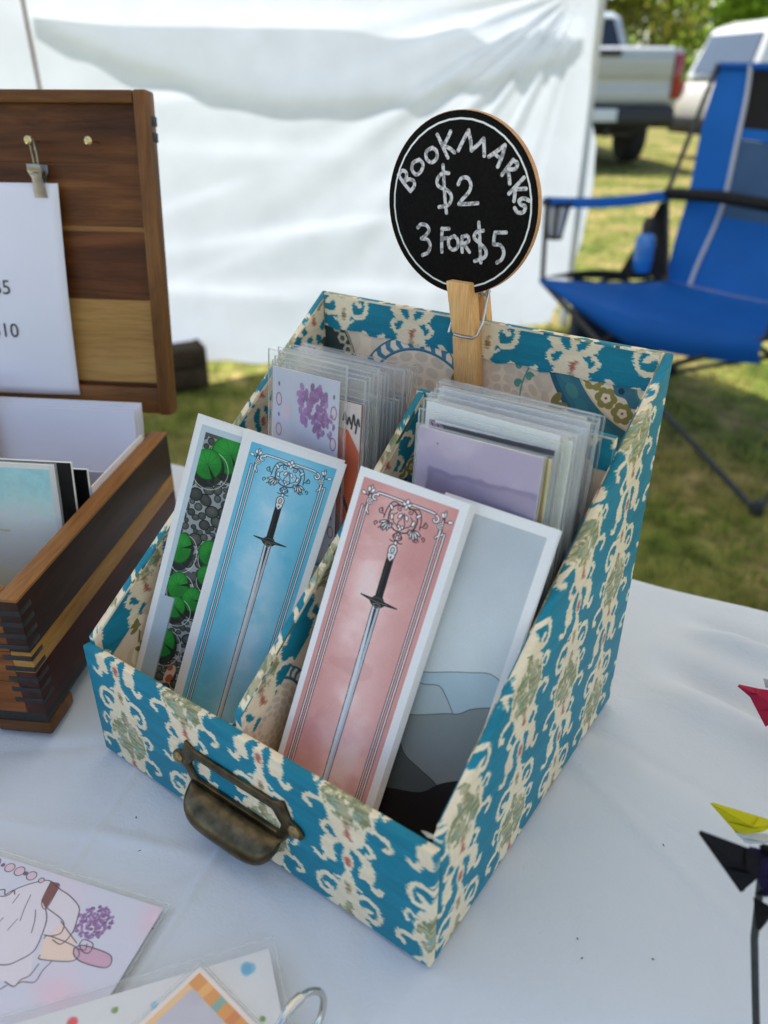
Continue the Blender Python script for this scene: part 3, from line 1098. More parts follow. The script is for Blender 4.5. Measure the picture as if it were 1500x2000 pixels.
# ================================================================== THE TABLE
TZ = 0.74
TH = math.atan(0.15)
EX = Vector((math.cos(TH), math.sin(TH), 0))
EY = Vector((-math.sin(TH), math.cos(TH), 0))
EZ = Vector((0, 0, 1))
T0 = Vector((0.176, 0.352, TZ))                    # a point on the far edge
M_CLOTH = cloth('white table cloth', (0.69, 0.725, 0.77), trans=0.12, weave=520, rough=0.9, wr=0.16, var=0.03)
def fold_z(p):
    x, y = p.x, p.y
    z = 0.0
    # long soft folds to the right of the box, running along the far edge
    w = smooth(0.215, 0.265, x)
    for (y0, sl, wd2, am) in ((0.320, -0.02, 0.008, -0.007), (0.301, -0.02, 0.0085, 0.0120), (0.258, -0.06, 0.013, -0.0140), (0.232, -0.09, 0.014, 0.0080), (0.19, -0.15, 0.02, -0.0040)):
        q = (y - (y0 + sl * (x - 0.25))) / wd2
        z += am * math.exp(-q * q) * w
    # pressed creases and slack in front of the box
    for (x0, y0, dx, dy, wd2, am, ln) in ((0.03, -0.01, 0.35, -0.94, .0022, .0016, .10), (0.105, -0.03, 0.25, -0.97, .0024, .0016, .08), (-0.01, 0.0, -0.75, -0.66, .004, -.0012, .09),
                                          (0.27, 0.12, 0.9, -0.42, .003, .0013, .2), (0.30, 0.03, 0.8, 0.6, .004, -.0016, .15), (0.06, -0.03, 0.95, 0.30, .0022, .0013, .05), (0.28, -0.06, 0.95, -0.3, .003, .0014, .15), (0.26, 0.17, 0.99, -.12, .006, -.0022, .1), (0.24, -0.10, .5, -.86, .005, -.0016, .12), (0.02, -0.05, -.9, -.43, .003, .0013, .10), (0.08, -.06, .4, .9, .003, -.0013, .05)):
        u = (x - x0) * dx + (y - y0) * dy
        q = (-(x - x0) * dy + (y - y0) * dx) / wd2
        z += am * math.exp(-q * q) * math.exp(-(u / ln) ** 2)
    z += 0.0007 * (math.sin(x * 41 + y * 23 + 1.5 * math.sin(y * 19)) + math.sin(y * 57 - x * 31 + 1.2 * math.sin(x * 27)))
    return z - 0.0030
tcl = MB()
NXX, NYY = 520, 300
XL, XR, DEPTH = -1.05, 0.80, 0.78
def clothpt(a, b):
    x = XL + (-.30 - XL) * (a / .1) if a < .1 else (-.30 + .60 * (a - .1) / .8 if a < .9 else .30 + (XR - .30) * (a - .9) / .1)
    # b: 0 = hem on the far side, up over the edge, across the top, down the near side
    drop, rad = 0.62, 0.012
    tot = drop + DEPTH + drop
    t = b * tot
    fold = lambda q: 0.030 * math.sin(x * 13 + 1.2 * math.sin(x * 5)) * smooth(0, 0.5, q)
    if t < drop:
        q = drop - t
        p = T0 + EX * x + EY * (0.004 + fold(q)) + EZ * (-q)
        if q < rad:
            c = (rad - q) / rad
            p = p - EY * (0.004 * c) - EZ * (0.0)
        return p
    if t < drop + DEPTH:
        y = t - drop
        p = T0 + EX * x - EY * y
        e = min(y, DEPTH - y)
        p.z += fold_z(p) - 0.007 * math.exp(-(e / 0.007) ** 2)
        return p
    q = t - drop - DEPTH
    return T0 + EX * x - EY * (DEPTH + 0.004 + fold(q)) + EZ * (-q)
def cloth_b(k, n):      # more rows across the top than down the sides
    drop, tot = 0.62, 0.62 * 2 + DEPTH
    f_ = k / n
    if f_ < 0.12:
        return f_ / 0.12 * drop / tot
    if f_ < 0.88:
        return (drop + (f_ - 0.12) / 0.76 * DEPTH) / tot
    return (drop + DEPTH + (f_ - 0.88) / 0.12 * drop) / tot
tcl.grid(lambda a, b: clothpt(a, cloth_b(b * NYY, NYY)), NXX, NYY)
tc_o = tcl.obj('tablecloth', M_CLOTH, smooth_deg=180, loc=T0 - EY * .4)
tag(tc_o, 'white cloth spread over the sales table under the boxes and cards', 'tablecloth')
M_TABLE = mat('white plastic table top', (0.55, 0.55, 0.53), rough=0.5)
M_GREYT = mat('grey steel leg', (0.20, 0.20, 0.21), rough=0.4, metal=.6)
tb = T0 - EY * (DEPTH / 2) + EX * ((XL + XR) / 2)
table = thing('folding_table', Vector((tb.x, tb.y, 0)), 'folding table hidden under the white cloth', 'table')
MB().box(Vector((tb.x, tb.y, TZ - .048)), ((XR - XL) / 2 - .01, DEPTH / 2 - .01, .018), (EX, EY, EZ)).obj('table_top', M_TABLE, table, bevel=.004)
for sx in (-1, 1):
    for sy in (-1, 1):
        c = tb + EX * (sx * .75) + EY * (sy * .28)
        MB().tube([Vector((c.x, c.y, TZ - .066)), Vector((c.x, c.y, 0.0))], .014, 8).obj('leg', M_GREYT, table)

# specks of grass and dust on the cloth
M_SPECK = mat('dry grass crumbs', (0.03, 0.025, 0.02), rough=.9)
m = MB()
r = random.Random(11)
for (x, y) in [(0.0677, -0.0321), (0.26, 0.05), (0.265, 0.043), (0.245, -0.02), (0.255, -0.035), (0.283, 0.02), (0.29, 0.06), (0.05, -0.02), (0.105, -0.055), (0.30, -0.01), (0.275, 0.12), (0.30, 0.14)] + [(r.uniform(-.05, .33), r.uniform(-.12, .2)) for k in range(4)]:
    if 0 - .003 < x < .22 and 0 - .003 < y < .21:
        continue
    p = Vector((x, y, TZ))
    p.z += fold_z(p) + .0002
    a = r.uniform(0, 6.28)
    l = r.uniform(.0003, .0008)
    m.tube([p - Vector((math.cos(a), math.sin(a), 0)) * l, p + Vector((0, 0, .0002)), p + Vector((math.cos(a + .5), math.sin(a + .5), 0)) * l], r.uniform(.00015, .0003), 5)
kind(m.obj('crumbs', M_SPECK), 'stuff')

# ================================================================== THE PATTERNED BOX
TEAL, CREAM, OLIVE, RUST, BROWN = (22, 116, 144), (208, 205, 184), (104, 121, 90), (148, 88, 78), (118, 106, 78)
PU, PV, PO = 98.0, 81.0, 31.0
def ikat():
    k = 7
    S = Canvas(PU, PV, k, (0, 0, 0))
    lay = {n: np.zeros((S.h, S.w)) for n in ('cream', 'olive', 'brown', 'rust', 'fade')}
    class L(Canvas):
        def __init__(s):
            s.k, s.w, s.h = k, S.w, S.h
            s.a = np.zeros((s.h, s.w, 3))
    C = {n: L() for n in ('cream', 'olive', 'brown', 'rust', 'hole')}
    one = (1, 1, 1)
    def motif(x, y):
        c, h, o, b = C['cream'], C['hole'], C['olive'], C['brown']
        for sg in (-1, 1):
            S_ = lambda P: [(x + sg * p[0], y + p[1]) for p in P]
            # curled leaf beside the red eye
            c.poly(spline(S_([(4.2, -10), (8, -11), (12, -9.2), (14.6, -4.5), (14.4, .5), (13.6, 4.2), (15.4, 6.2), (17.2, 4.6), (19.2, 4.4), (18.8, 7.6), (15.6, 9.4), (12.6, 8.4), (10.6, 5.0), (6.6, 4.8), (6.2, 0), (7.6, -4), (6.0, -7.6), (4.0, -8.6)]), 5), one)
            c.stroke(spline(S_([(1.5, -12), (4.5, -10.5), (7, -9.5)])), 3.2, one)
            # open ring
            c.stroke(spline(S_([(4.6, 20), (7.4, 17.4), (12.0, 16.6), (15.8, 19.6), (17.2, 25.0), (14.8, 29.0), (10.8, 28.6), (9.6, 25.2), (12.2, 23.6)]), 8), 3.1, one)
            c.stroke(spline(S_([(4.6, 20), (5.6, 25), (8.4, 29.5)])), 3.0, one)
            c.stroke(spline(S_([(3.8, 12.5), (7.2, 14.2)])), 1.6, one)
            # barbs at the widest part
            c.stroke(spline(S_([(14, 38), (17.5, 36.5), (19.4, 39.5), (17.6, 42.6)])), 2.4, one)
            c.stroke(spline(S_([(11, 52), (16, 52.5), (20.5, 53.5), (22.6, 57.0), (19.6, 59.4)])), 3.0, one)
            c.stroke(spline(S_([(6, 62), (11, 63.5), (13.5, 67), (11, 69.5)])), 2.6, one)
        half = [(3.0, -14), (2.4, -10), (1.6, -7), (2.6, -5), (3.1, -1), (2.8, 3), (1.7, 6), (2.6, 9), (4.2, 13), (5.2, 17), (4.6, 20), (4.0, 23), (6.5, 28), (9.0, 30.5), (13.0, 34), (12.6, 38), (15.4, 42), (14.4, 46), (15.0, 50.5), (11.0, 55), (10.4, 59), (9.6, 63), (7.8, 66), (5.4, 69), (3.2, 71)]
        c.poly([(x + a, y + b_) for a, b_ in half] + [(x - a, y + b_) for a, b_ in half[::-1]], one)
        b.ell(x, y + 17.2, 1.5, 4.0, one, soft=.25)
        o.ell(x, y + 30.6, 2.2, 5.0, one, soft=.3)
        o.ell(x, y + 45.5, 14.5, 14.0, (.80, .80, .80), soft=.22)
        for sg in (-1, 1):
            h.ell(x + sg * 6.0, y + 49.5, 1.6, 3.0, (.5, .5, .5), soft=.5, rot=sg * .5)
            h.ell(x + sg * 3.2, y + 38.5, 1.2, 2.6, (.45, .45, .45), soft=.5)
        o.ell(x - 7, y + 40.5, 5.5, 3.4, one, soft=.4, rot=-.5)
        o.ell(x + 6, y + 43, 3.0, 7.0, one, soft=.4, rot=-.6)
        o.ell(x - 3, y + 51, 2.6, 5.0, one, soft=.4, rot=.5)
        b.ell(x, y + 33, 1.4, 3.2, one, soft=.3)
        b.ell(x, y + 57.4, 1.9, 3.0, one, soft=.3)
        C['rust'].ell(x, y, 1.8, 3.0, one, soft=.3)
        C['rust'].ell(x, y + 63.2, 1.3, 2.6, one, soft=.3)
        C['rust'].ell(x + 1.6, y + 65.4, .9, 1.4, one, soft=.3)
    for ox in (-PU, 0, PU):
        for oy in (-PV, 0, PV):
            motif(ox, oy)
            motif(ox + PU / 2, oy + PO)
    # ikat: every thread is dyed a little off, so edges feather along x
    h, w = S.h, S.w
    rng = np.random.default_rng(21)
    Y, X = np.mgrid[0:h, 0:w]
    rowk = rng.normal(0, 1, (h // 2 + 1,))
    rowk = np.repeat(rowk, 2)[:h] * 1.3
    blk = vnoise(h, w, 12, 16, rng, True) * 2 - 1
    fine = vnoise(h, w, h // 3, 60, rng, True) * 2 - 1
    dx = (rowk[:, None] * 0.30 + fine * 1.35 + blk * 0.35) * k * 0.8
    dy = (vnoise(h, w, 20, 60, rng, True) - .5) * k * 1.3
    xi = (X + dx).astype(int) % w
    yi = (Y + dy).astype(int) % h
    G = {n: c.a[yi, xi, 0] for n, c in C.items()}
    for q in range(5):          # feathered edges: the mean of several slightly shifted threads
        f2 = (vnoise(h, w, h // 3, 90, rng, True) * 2 - 1) * 1.5 + rng.normal(0, .45, (h, 1))
        x2 = (X + dx * .8 + f2 * k * .85).astype(int) % w
        for n in ('cream', 'olive', 'brown', 'rust'):
            G[n] = G[n] + C[n].a[yi, x2, 0]
    for n in ('cream', 'olive', 'brown', 'rust'):
        G[n] = G[n] / 6
    G['cream'] = smooth(.18, .82, G['cream'])
    out = Canvas(PU, PV, k, TEAL)
    tn = fbm(h, w, 30, 4, 5, 4, True)[..., None]
    out.a = out.a * (0.92 + 0.16 * tn)
    thr = (rng.random((h, 1, 1)) - .5) * 0.05
    out.a = out.a * (1 + thr)
    cr = np.asarray(CREAM, float) * (0.94 + 0.10 * fbm(h, w, 40, 10, 8, 3, True)[..., None])
    m = np.clip(G['cream'] * (1 - .9 * G['hole']), 0, 1)[..., None]
    out.a = out.a * (1 - m) + cr * m
    speck = smooth(.42, .60, fbm(h, w, 70, 22, 9, 3, True))
    blot = fbm(h, w, 30, 40, 19, 3, True)
    G['olive'] = np.clip(smooth(.0, .24, G['olive'] - 1.14 + blot * 1.15), 0, 1)
    for n, col, op in (('olive', OLIVE, .92), ('brown', BROWN, .95), ('rust', RUST, .95)):
        mm = (G[n] * (speck * .45 + .55 if n != 'rust' else 1) * op * m[..., 0])[..., None]
        out.a = out.a * (1 - mm) + np.asarray(col, float) * mm
    return out
M_IKAT = printed('ikat print paper', ikat(), rough=0.55, ext='REPEAT', bmp=0.2, bscale=900, spec=.22, age=.16)

INK = (196, 190, 172)
GPET, TEALD, TEALM, LEAF, CRM = (176, 170, 156), (38, 84, 108), (56, 120, 132), (112, 112, 66), (214, 206, 184)
def petals(c, cx, cy, r0, r1, rows, col):
    for i in range(rows):
        r_ = r0 + (r1 - r0) * i / max(1, rows - 1)
        n = int(8 + r_ * .35)
        for k in range(n):
            a = 2 * math.pi * (k + .5 * (i % 2)) / n
            c.ell(cx + r_ * math.cos(a), cy + r_ * math.sin(a), (r1 - r0) / rows * .50, r_ * 2.6 / n, col, rot=a, op=.85)
def flower(c, x, y, r_, colp, colc, n=6):
    for k in range(n):
        a = 2 * math.pi * k / n
        c.ell(x + r_ * .62 * math.cos(a), y + r_ * .62 * math.sin(a), r_ * .44, r_ * .44, colp)
    for k in range(5):
        a = 2 * math.pi * k / 5 + .3
        c.ell(x + r_ * .25 * math.cos(a), y + r_ * .25 * math.sin(a), r_ * .24, r_ * .24, colc)
    c.ell(x, y, r_ * .12, r_ * .12, (120, 90, 60))
def medallion(c, cx, cy, s_=1.0):
    c.ell(cx, cy, 68 * s_, 68 * s_, TEALD)
    c.ell(cx, cy, 65 * s_, 65 * s_, (50, 106, 124))
    for k in range(40):
        a = k * .157
        c.ell(cx + 60 * s_ * math.cos(a), cy + 60 * s_ * math.sin(a), 3.0 * s_, 4.6 * s_, TEALM if k % 2 else (72, 132, 124), rot=a, op=.7)
    c.ell(cx, cy, 53.5 * s_, 53.5 * s_, (190, 186, 150))
    c.ell(cx, cy, 52.4 * s_, 52.4 * s_, CRM)
    for k in range(26):
        a = k * 2 * math.pi / 26 + .1
        flower(c, cx + 46.6 * s_ * math.cos(a), cy + 46.6 * s_ * math.sin(a), 5.6 * s_, (132, 130, 72), CRM)
    t = np.linspace(0, 2 * np.pi, 300)
    w = 40.5 + 1.0 * np.sin(t * 26)
    c.poly(np.stack([cx + w * s_ * np.cos(t), cy + w * s_ * np.sin(t)], 1), (58, 112, 132))
    for k in range(17):
        a = k * 2 * math.pi / 17
        c.ell(cx + 38 * s_ * math.cos(a), cy + 38 * s_ * math.sin(a), 1.7 * s_, 1.7 * s_, (28, 62, 88))
    w = 34.5 + 1.8 * np.sin(t * 17)
    c.poly(np.stack([cx + w * s_ * np.cos(t), cy + w * s_ * np.sin(t)], 1), (74, 134, 128))
    c.poly(np.stack([cx + (w - 1.4) * s_ * np.cos(t), cy + (w - 1.4) * s_ * np.sin(t)], 1), CRM)
    for k in range(62):
        a = k * 2 * math.pi / 62
        c.ell(cx + 29.5 * s_ * math.cos(a), cy + 29.5 * s_ * math.sin(a), 1.15 * s_, 1.15 * s_, (112, 72, 50))
    petals(c, cx, cy, 6 * s_, 25 * s_, 4, GPET)
def arch(c, cx, cy, ro, ri):
    c.ell(cx, cy, ro, ro, TEALD)
    c.ell(cx, cy, ro - .8, ro - .8, (58, 112, 140))
    n = 34
    for k in range(n):
        a = 2 * math.pi * k / n
        P = []
        for f_, da in ((.12, -.030), (.5, -.055), (.88, -.02), (.88, .045), (.5, .025), (.12, .055)):
            rr = ri + (ro - ri) * f_
            P.append((cx + rr * math.cos(a + da * 1.3), cy + rr * math.sin(a + da * 1.3)))
        c.poly(P, (206, 198, 180))
    c.ell(cx, cy, ri, ri, TEALD)
    c.ell(cx, cy, ri - .7, ri - .7, INK)
    petals(c, cx, cy, 6, ri - 4, 5, GPET)
def scroll(c, x, y, s_=1.0, col=(70, 132, 122)):
    c.stroke(spline([(x, y), (x - 4 * s_, y + 8 * s_), (x - 7 * s_, y + 18 * s_), (x - 7.5 * s_, y + 30 * s_)]), .8 * s_, col)
    for f_, sg in ((7, -1), (17, -1), (12, 1)):
        c.stroke(spiral(x - 6 * s_ + sg * 3.2 * s_, y + f_ * s_, .6 * s_, 2.6 * s_, 0, 330), 1.2 * s_, col)
        c.ell(x - 6 * s_ + sg * 3.2 * s_, y + f_ * s_ - 1.2 * s_, 2.0 * s_, 1.6 * s_, col)
def leafsp(c, x, y, a, s_=1.0, col=LEAF):
    for k, da in enumerate((-.7, 0, .7)):
        d = (math.cos(a + da), math.sin(a + da))
        c.stroke([(x, y), (x + d[0] * 5 * s_, y + d[1] * 5 * s_)], 1.0 * s_, col)
        c.ell(x + d[0] * 5.5 * s_, y + d[1] * 5.5 * s_, 3.6 * s_, 1.8 * s_, col, rot=a + da)
def age(c, seed):
    c.a *= (0.93 + 0.13 * fbm(c.h, c.w, 5, 5, seed, 5))[..., None]

def backpaper():
    c = Canvas(215, 100, 5, INK)
    rng = random.Random(4)
    for k in range(60):
        x, y = (k % 12) * 18 + 9 * ((k // 12) % 2), (k // 12) * 20 + 6
        c.ell(x, y, 5.2, 6.8, GPET, op=.55)
    for (cx, cy) in ((130, 44),):
        petals(c, cx, cy, 5, 26, 5, GPET)
    arch(c, 76, 62, 47, 39)
    medallion(c, 217, -8)
    # dark ribbon with pale flowers at the near corner
    c.poly([(-5, 0), (10, 4), (24, 24), (40, 62), (15, 70), (-5, 30)], (44, 62, 66))
    c.stroke([(9, 3), (23, 24), (38, 60)], 1.0, (150, 146, 120))
    for k in range(7):
        flower(c, 6 + k * 4.1, 6 + k * 6.6, 3.6, (170, 168, 150), (60, 78, 80))
    scroll(c, 147, 13)
    leafsp(c, 157, 39, -.3, 1.2)
    leafsp(c, 99, 30, 1.0, 1.1)
    leafsp(c, 104, 40, 1.4, 1.1)
    c.stroke(spline([(92, 17), (98, 26), (102, 36), (105, 48)]), .9, LEAF)
    age(c, 12)
    return c
M_BACKP = printed('lining paper with medallions', backpaper(), rough=.6, spec=.25)
def lining():
    c = Canvas(160, 160, 4, INK)
    for k in range(80):
        x, y = (k % 9) * 19 + 9 * ((k // 9) % 2), (k // 9) * 19
        c.ell(x, y, 5.2, 6.8, GPET, op=.55)
    medallion(c, 150, 40, .75)
    arch(c, 40, 95, 30, 24)
    c.poly([(0, 0), (30, 0), (70, 60), (58, 66), (0, 20)], (84, 78, 66))
    c.poly([(70, 110), (160, 120), (160, 150), (80, 140)], (66, 90, 86))
    for k in range(9):
        c.ell(92 + k * 7, 128 + k, 2.8, 5.5, CRM, rot=.3)
        c.ell(70 - k * 4, 8 + k * 9, 1.2, 1.2, (112, 72, 50))
    c.stroke(spline([(85, 20), (95, 60), (88, 100), (100, 150)]), 1.3, LEAF)
    for k in range(7):
        c.ell(84 + 8 * (k % 2) + k, 30 + k * 16, 4.4, 7.5, CRM, rot=.5 - (k % 2))
        leafsp(c, 92, 26 + k * 17, .5 + k, .8)
    age(c, 13)
    return c
M_LINE = printed('lining paper', lining(), rough=.6, ext='REPEAT', spec=.25)
M_BOARD = mat('grey board', (0.30, 0.28, 0.24), rough=.9)

W_, D_, H_, HF_, PT = 0.215, 0.2027, 0.2150, 0.0719, 0.0045
box = thing('display_box', Vector((W_ / 2, D_ / 2, TZ)), 'teal and cream patterned cardboard display box with a sloping open top holding bookmarks and cards', 'box')
def uv_front(p, n, mi):
    if mi == 1:
        return (p.x / .16, (p.z - TZ) / .16)
    return ((p.x * 1000 - 25.0) / PU, ((p.z - TZ) * 1000 - 66.5 + (p.y * 1000 if abs(n.z) > .5 else 0)) / PV)
def uv_side(p, n, mi):
    if mi == 1:
        return (p.y / .16 + .37, (p.z - TZ) / .16 + .1)
    ex = 0.0
    if n.z > .3:
        ex = (W_ - p.x) * 1000 if p.x > W_ / 2 else p.x * 1000
    return ((p.y * 1000 - 70.5) / PU, ((p.z - TZ) * 1000 - 67.0 + ex) / PV)
def uv_back(p, n, mi):
    if mi == 2:
        return (p.x / .215, 1 - (TZ + H_ - p.z) / .100)
    return ((p.x * 1000 - 14) / PU, ((p.z - TZ) * 1000 - 60 + (p.y * 1000 if abs(n.z) > .5 else 0)) / PV)
BM_ = (M_IKAT, M_LINE, M_BACKP)
ztop = lambda y: TZ + HF_ + (H_ - HF_) * y / D_
# front panel butts between nothing: it runs the whole width, the sides stand behind it
MB().prism([(0, 0, TZ), (W_, 0, TZ), (W_, 0, TZ + HF_), (0, 0, TZ + HF_)], (0, PT, 0)).obj(
    'front_panel', BM_, box, bevel=.0009, weld=True, uvfn=uv_front, matfn=lambda c, n: 1 if n.y > .6 else 0)
for sg in (0, 1):
    x0 = 0 if sg == 0 else W_ - PT
    ins = 1 if sg == 0 else -1
    MB().prism([(x0, PT, TZ), (x0, D_, TZ), (x0, D_, TZ + H_), (x0, PT, ztop(PT))], (PT, 0, 0)).obj(
        'side_panel', BM_, box, bevel=.0009, weld=True, uvfn=uv_side, matfn=lambda c, n, ins=ins: 1 if n.x * ins > .6 else 0)
    # the outer paper is folded over the rim and glued down inside
    xi = PT + .0002 if sg == 0 else W_ - PT - .0002
    MB().prism([(xi, PT + .004, ztop(PT + .004) - .0015), (xi, D_ - PT - .001, ztop(D_ - PT) - .0015), (xi, D_ - PT - .001, ztop(D_ - PT) - .023), (xi, PT + .004, ztop(PT + .004) - .021)], (.0004 * ins, 0, 0)).obj(
        'folded_edge', BM_, box, uvfn=lambda p, n, mi: ((p.y * 1000 + 9) / PU, ((p.z - TZ) * 1000 - 20) / PV))
MB().prism([(PT, D_ - PT, TZ), (W_ - PT, D_ - PT, TZ), (W_ - PT, D_ - PT, TZ + H_), (PT, D_ - PT, TZ + H_)], (0, PT, 0)).obj(
    'back_panel', BM_, box, bevel=.0009, weld=True, uvfn=uv_back, matfn=lambda c, n: 2 if n.y < -.6 else 0)
band = [(PT + .001 + (W_ - 2 * PT - .002) * k / 24, (.0205 + .0012 * math.sin(k * 1.9) + .0006 * math.sin(k * 4.3) if k % 3 else .0195)) for k in range(25)]
MB().prism([(x, D_ - PT - .0002, TZ + H_ - d) for x, d in band] + [(W_ - PT - .001, D_ - PT - .0002, TZ + H_ - .0012), (PT + .001, D_ - PT - .0002, TZ + H_ - .0012)], (0, -.0004, 0)).obj(
    'folded_edge', BM_, box, uvfn=lambda p, n, mi: ((p.x * 1000 - 20) / PU, ((TZ + H_ - p.z) * 1000 + 53) / PV))
BASEZ = TZ + .016
MB().box((W_ / 2, D_ / 2, TZ + .008), (W_ / 2 - PT - .0003, D_ / 2 - PT - .0003, .0079)).obj('base', (M_LINE,), box, uvfn=lambda p, n, mi: (p.x / .16, p.y / .16))
YD = .152
def uv_div(p, n, mi):
    if mi == 1:
        return (p.y / .16 + .12, (p.z - TZ) / .16 + .02)
    return ((p.y * 1000 + 31) / PU, ((p.z - TZ) * 1000 - 8 + (p.x - W_ / 2) * 1000) / PV)
cdz = lambda y: .8165 + (.9285 - .8165) * y / YD
cx0 = W_ / 2 - .0021
MB().prism([(cx0, PT + .0002, BASEZ), (cx0, YD - .0025, BASEZ), (cx0, YD - .0025, cdz(YD)), (cx0, PT + .0002, cdz(PT))], (.0042, 0, 0)).obj(
    'centre_divider', BM_, box, bevel=.0009, weld=True, uvfn=uv_div, matfn=lambda c, n: 0 if abs(n.x) < .6 or c.z > TZ + .3 else 1)
for sg in (-1, 1):
    xi = W_ / 2 + sg * .00225
    MB().prism([(xi, PT + .003, cdz(PT + .003) - .001), (xi, YD - .006, cdz(YD - .006) - .001), (xi, YD - .006, cdz(YD - .006) - .020), (xi, PT + .003, cdz(PT + .003) - .019)], (.0003 * sg, 0, 0)).obj(
        'folded_edge', BM_, box, uvfn=lambda p, n, mi: ((p.y * 1000 + 31) / PU, ((p.z - TZ) * 1000 - 12) / PV))
def uv_cross(p, n, mi):
    if mi == 1:
        return (p.x / .16, (p.z - TZ) / .16)
    return ((p.x * 1000 + 12) / PU, ((p.z - TZ) * 1000 - 30 + (p.y * 1000 if abs(n.z) > .5 else 0)) / PV)
MB().box(((W_ - PT + .1035) / 2, YD, (BASEZ + .9285) / 2), ((W_ - PT - .1035) / 2 - .0004, .0021, (.9285 - BASEZ) / 2)).obj(
    'cross_divider', BM_, box, bevel=.0009, weld=True, uvfn=uv_cross, matfn=lambda c, n: 1 if abs(n.y) > .6 else 0)
MB().prism([(.1072, YD - .0023, .9275), (W_ - PT - .0006, YD - .0023, .9275), (W_ - PT - .0006, YD - .0023, .9120), (.1072, YD - .0023, .9110)], (0, -.0003, 0)).obj('folded_edge', BM_, box, uvfn=uv_cross)
for x0, x1 in ((PT + .0004, cx0 - .0002), (cx0 + .0044, W_ - PT - .0004)):
    MB().box(((x0 + x1) / 2, .094, (BASEZ + .843) / 2), ((x1 - x0) / 2, .0018, (.843 - BASEZ) / 2)).obj(
        'cross_divider', BM_, box, bevel=.0009, weld=True, uvfn=uv_cross, matfn=lambda c, n: 1 if abs(n.y) > .6 else 0)
# torn paper at the near corner of the rim
M_TORN = mat('torn paper edge', (0.50, 0.46, 0.34), rough=.9, var=.2, scale=300)
m = MB()
cq = Vector((W_ - .004, .004, TZ + HF_))
m.add([cq + Vector(v) for v in ((-.003, .001, .0002), (.0005, .002, .0003), (-.0012, .0022, .0020), (-.0040, .0010, .0030), (-.0058, .0006, .0026))], [(0, 1, 2), (0, 2, 3), (0, 3, 4)])
m.add([cq + Vector(v) for v in ((.001, .001, .0004), (.0030, .003, .0006), (.0012, .0042, .0022), (-.0006, .003, .0014))], [(0, 1, 2), (0, 2, 3)])
m.obj('torn_flap', M_TORN, box, smooth_deg=0)

# label holder with cup pull
M_BRONZE = mat('antique bronze', (0.105, 0.080, 0.043), rough=.30, metal=.94, var=.50, scale=150, bmp=.08, bscale=1200)
M_BRASSW = mat('worn brass', (0.30, 0.21, 0.09), rough=.4, metal=.9, var=.4, scale=500, bmp=.2)
pull = None
def fp(x, z, y=0.0):
    return Vector((x, -.0003 - y, TZ + z))
cxm = .1062
m = MB()
outer = [(-.0415, .0325), (-.0425, .0355), (-.0405, .0385), (-.0350, .0408), (-.0315, .0500), (-.0255, .0468), (.0255, .0468), (.0315, .0500), (.0350, .0408), (.0405, .0385), (.0425, .0355), (.0415, .0325), (.0350, .0305), (.0300, .0235), (.0290, .0220), (-.0290, .0220), (-.0300, .0235), (-.0350, .0305)]
inner = [(-.0295, .0340), (-.0300, .0355), (-.0290, .0370), (-.0275, .0390), (-.0260, .0415), (-.0250, .0425), (.0250, .0425), (.0260, .0415), (.0275, .0390), (.0290, .0370), (.0300, .0355), (.0295, .0340), (.0285, .0310), (.0270, .0290), (.0265, .0283), (-.0265, .0283), (-.0270, .0290), (-.0285, .0310)]
nn = len(outer)
vs = [fp(cxm + x, z, .0016) for x, z in outer] + [fp(cxm + x, z, .0022) for x, z in inner] + [fp(cxm + x, z, 0) for x, z in outer] + [fp(cxm + x, z, .0002) for x, z in inner]
fs = []
for i in range(nn):
    j = (i + 1) % nn
    fs += [(i, j, nn + j, nn + i), (2 * nn + i, i + 0, 0 + i, 2 * nn + i)][:1]
    fs += [(i, 2 * nn + i, 2 * nn + j, j), (nn + i, nn + j, 3 * nn + j, 3 * nn + i)]
m.add(vs, fs)
hold = m.obj('label_holder', M_BRONZE, box, bevel=.0004, weld=True)
for sg in (-1, 1):
    MB().lathe([(.0034, 0), (.0033, .0008), (.0024, .0017), (.0008, .0021)], fp(cxm + sg * .0375, .0357, .0014), (0, -1, 0), 16).obj('rivet', M_BRASSW, hold)
def cup(a, b):
    # a across, b from the holder plate out and down to the lip
    x = (a * 2 - 1)
    e = (1 - abs(x) ** 4.5) ** .5 if abs(x) < 1 else 0
    t = b * math.pi * .62
    out = .0138 * math.sin(t) * (.20 + .80 * e)
    z = .0245 - .0122 * (1 - math.cos(t)) / 1.37 * (.35 + .65 * e)
    return fp(cxm + x * (.0300 - .0015 * b), z, .0012 + out)
mc = MB().grid(cup, 36, 14)
cupo = mc.obj('cup_pull', M_BRONZE, hold, smooth_deg=180)
sm = cupo.modifiers.new('thickness', 'SOLIDIFY')
sm.thickness = .0008

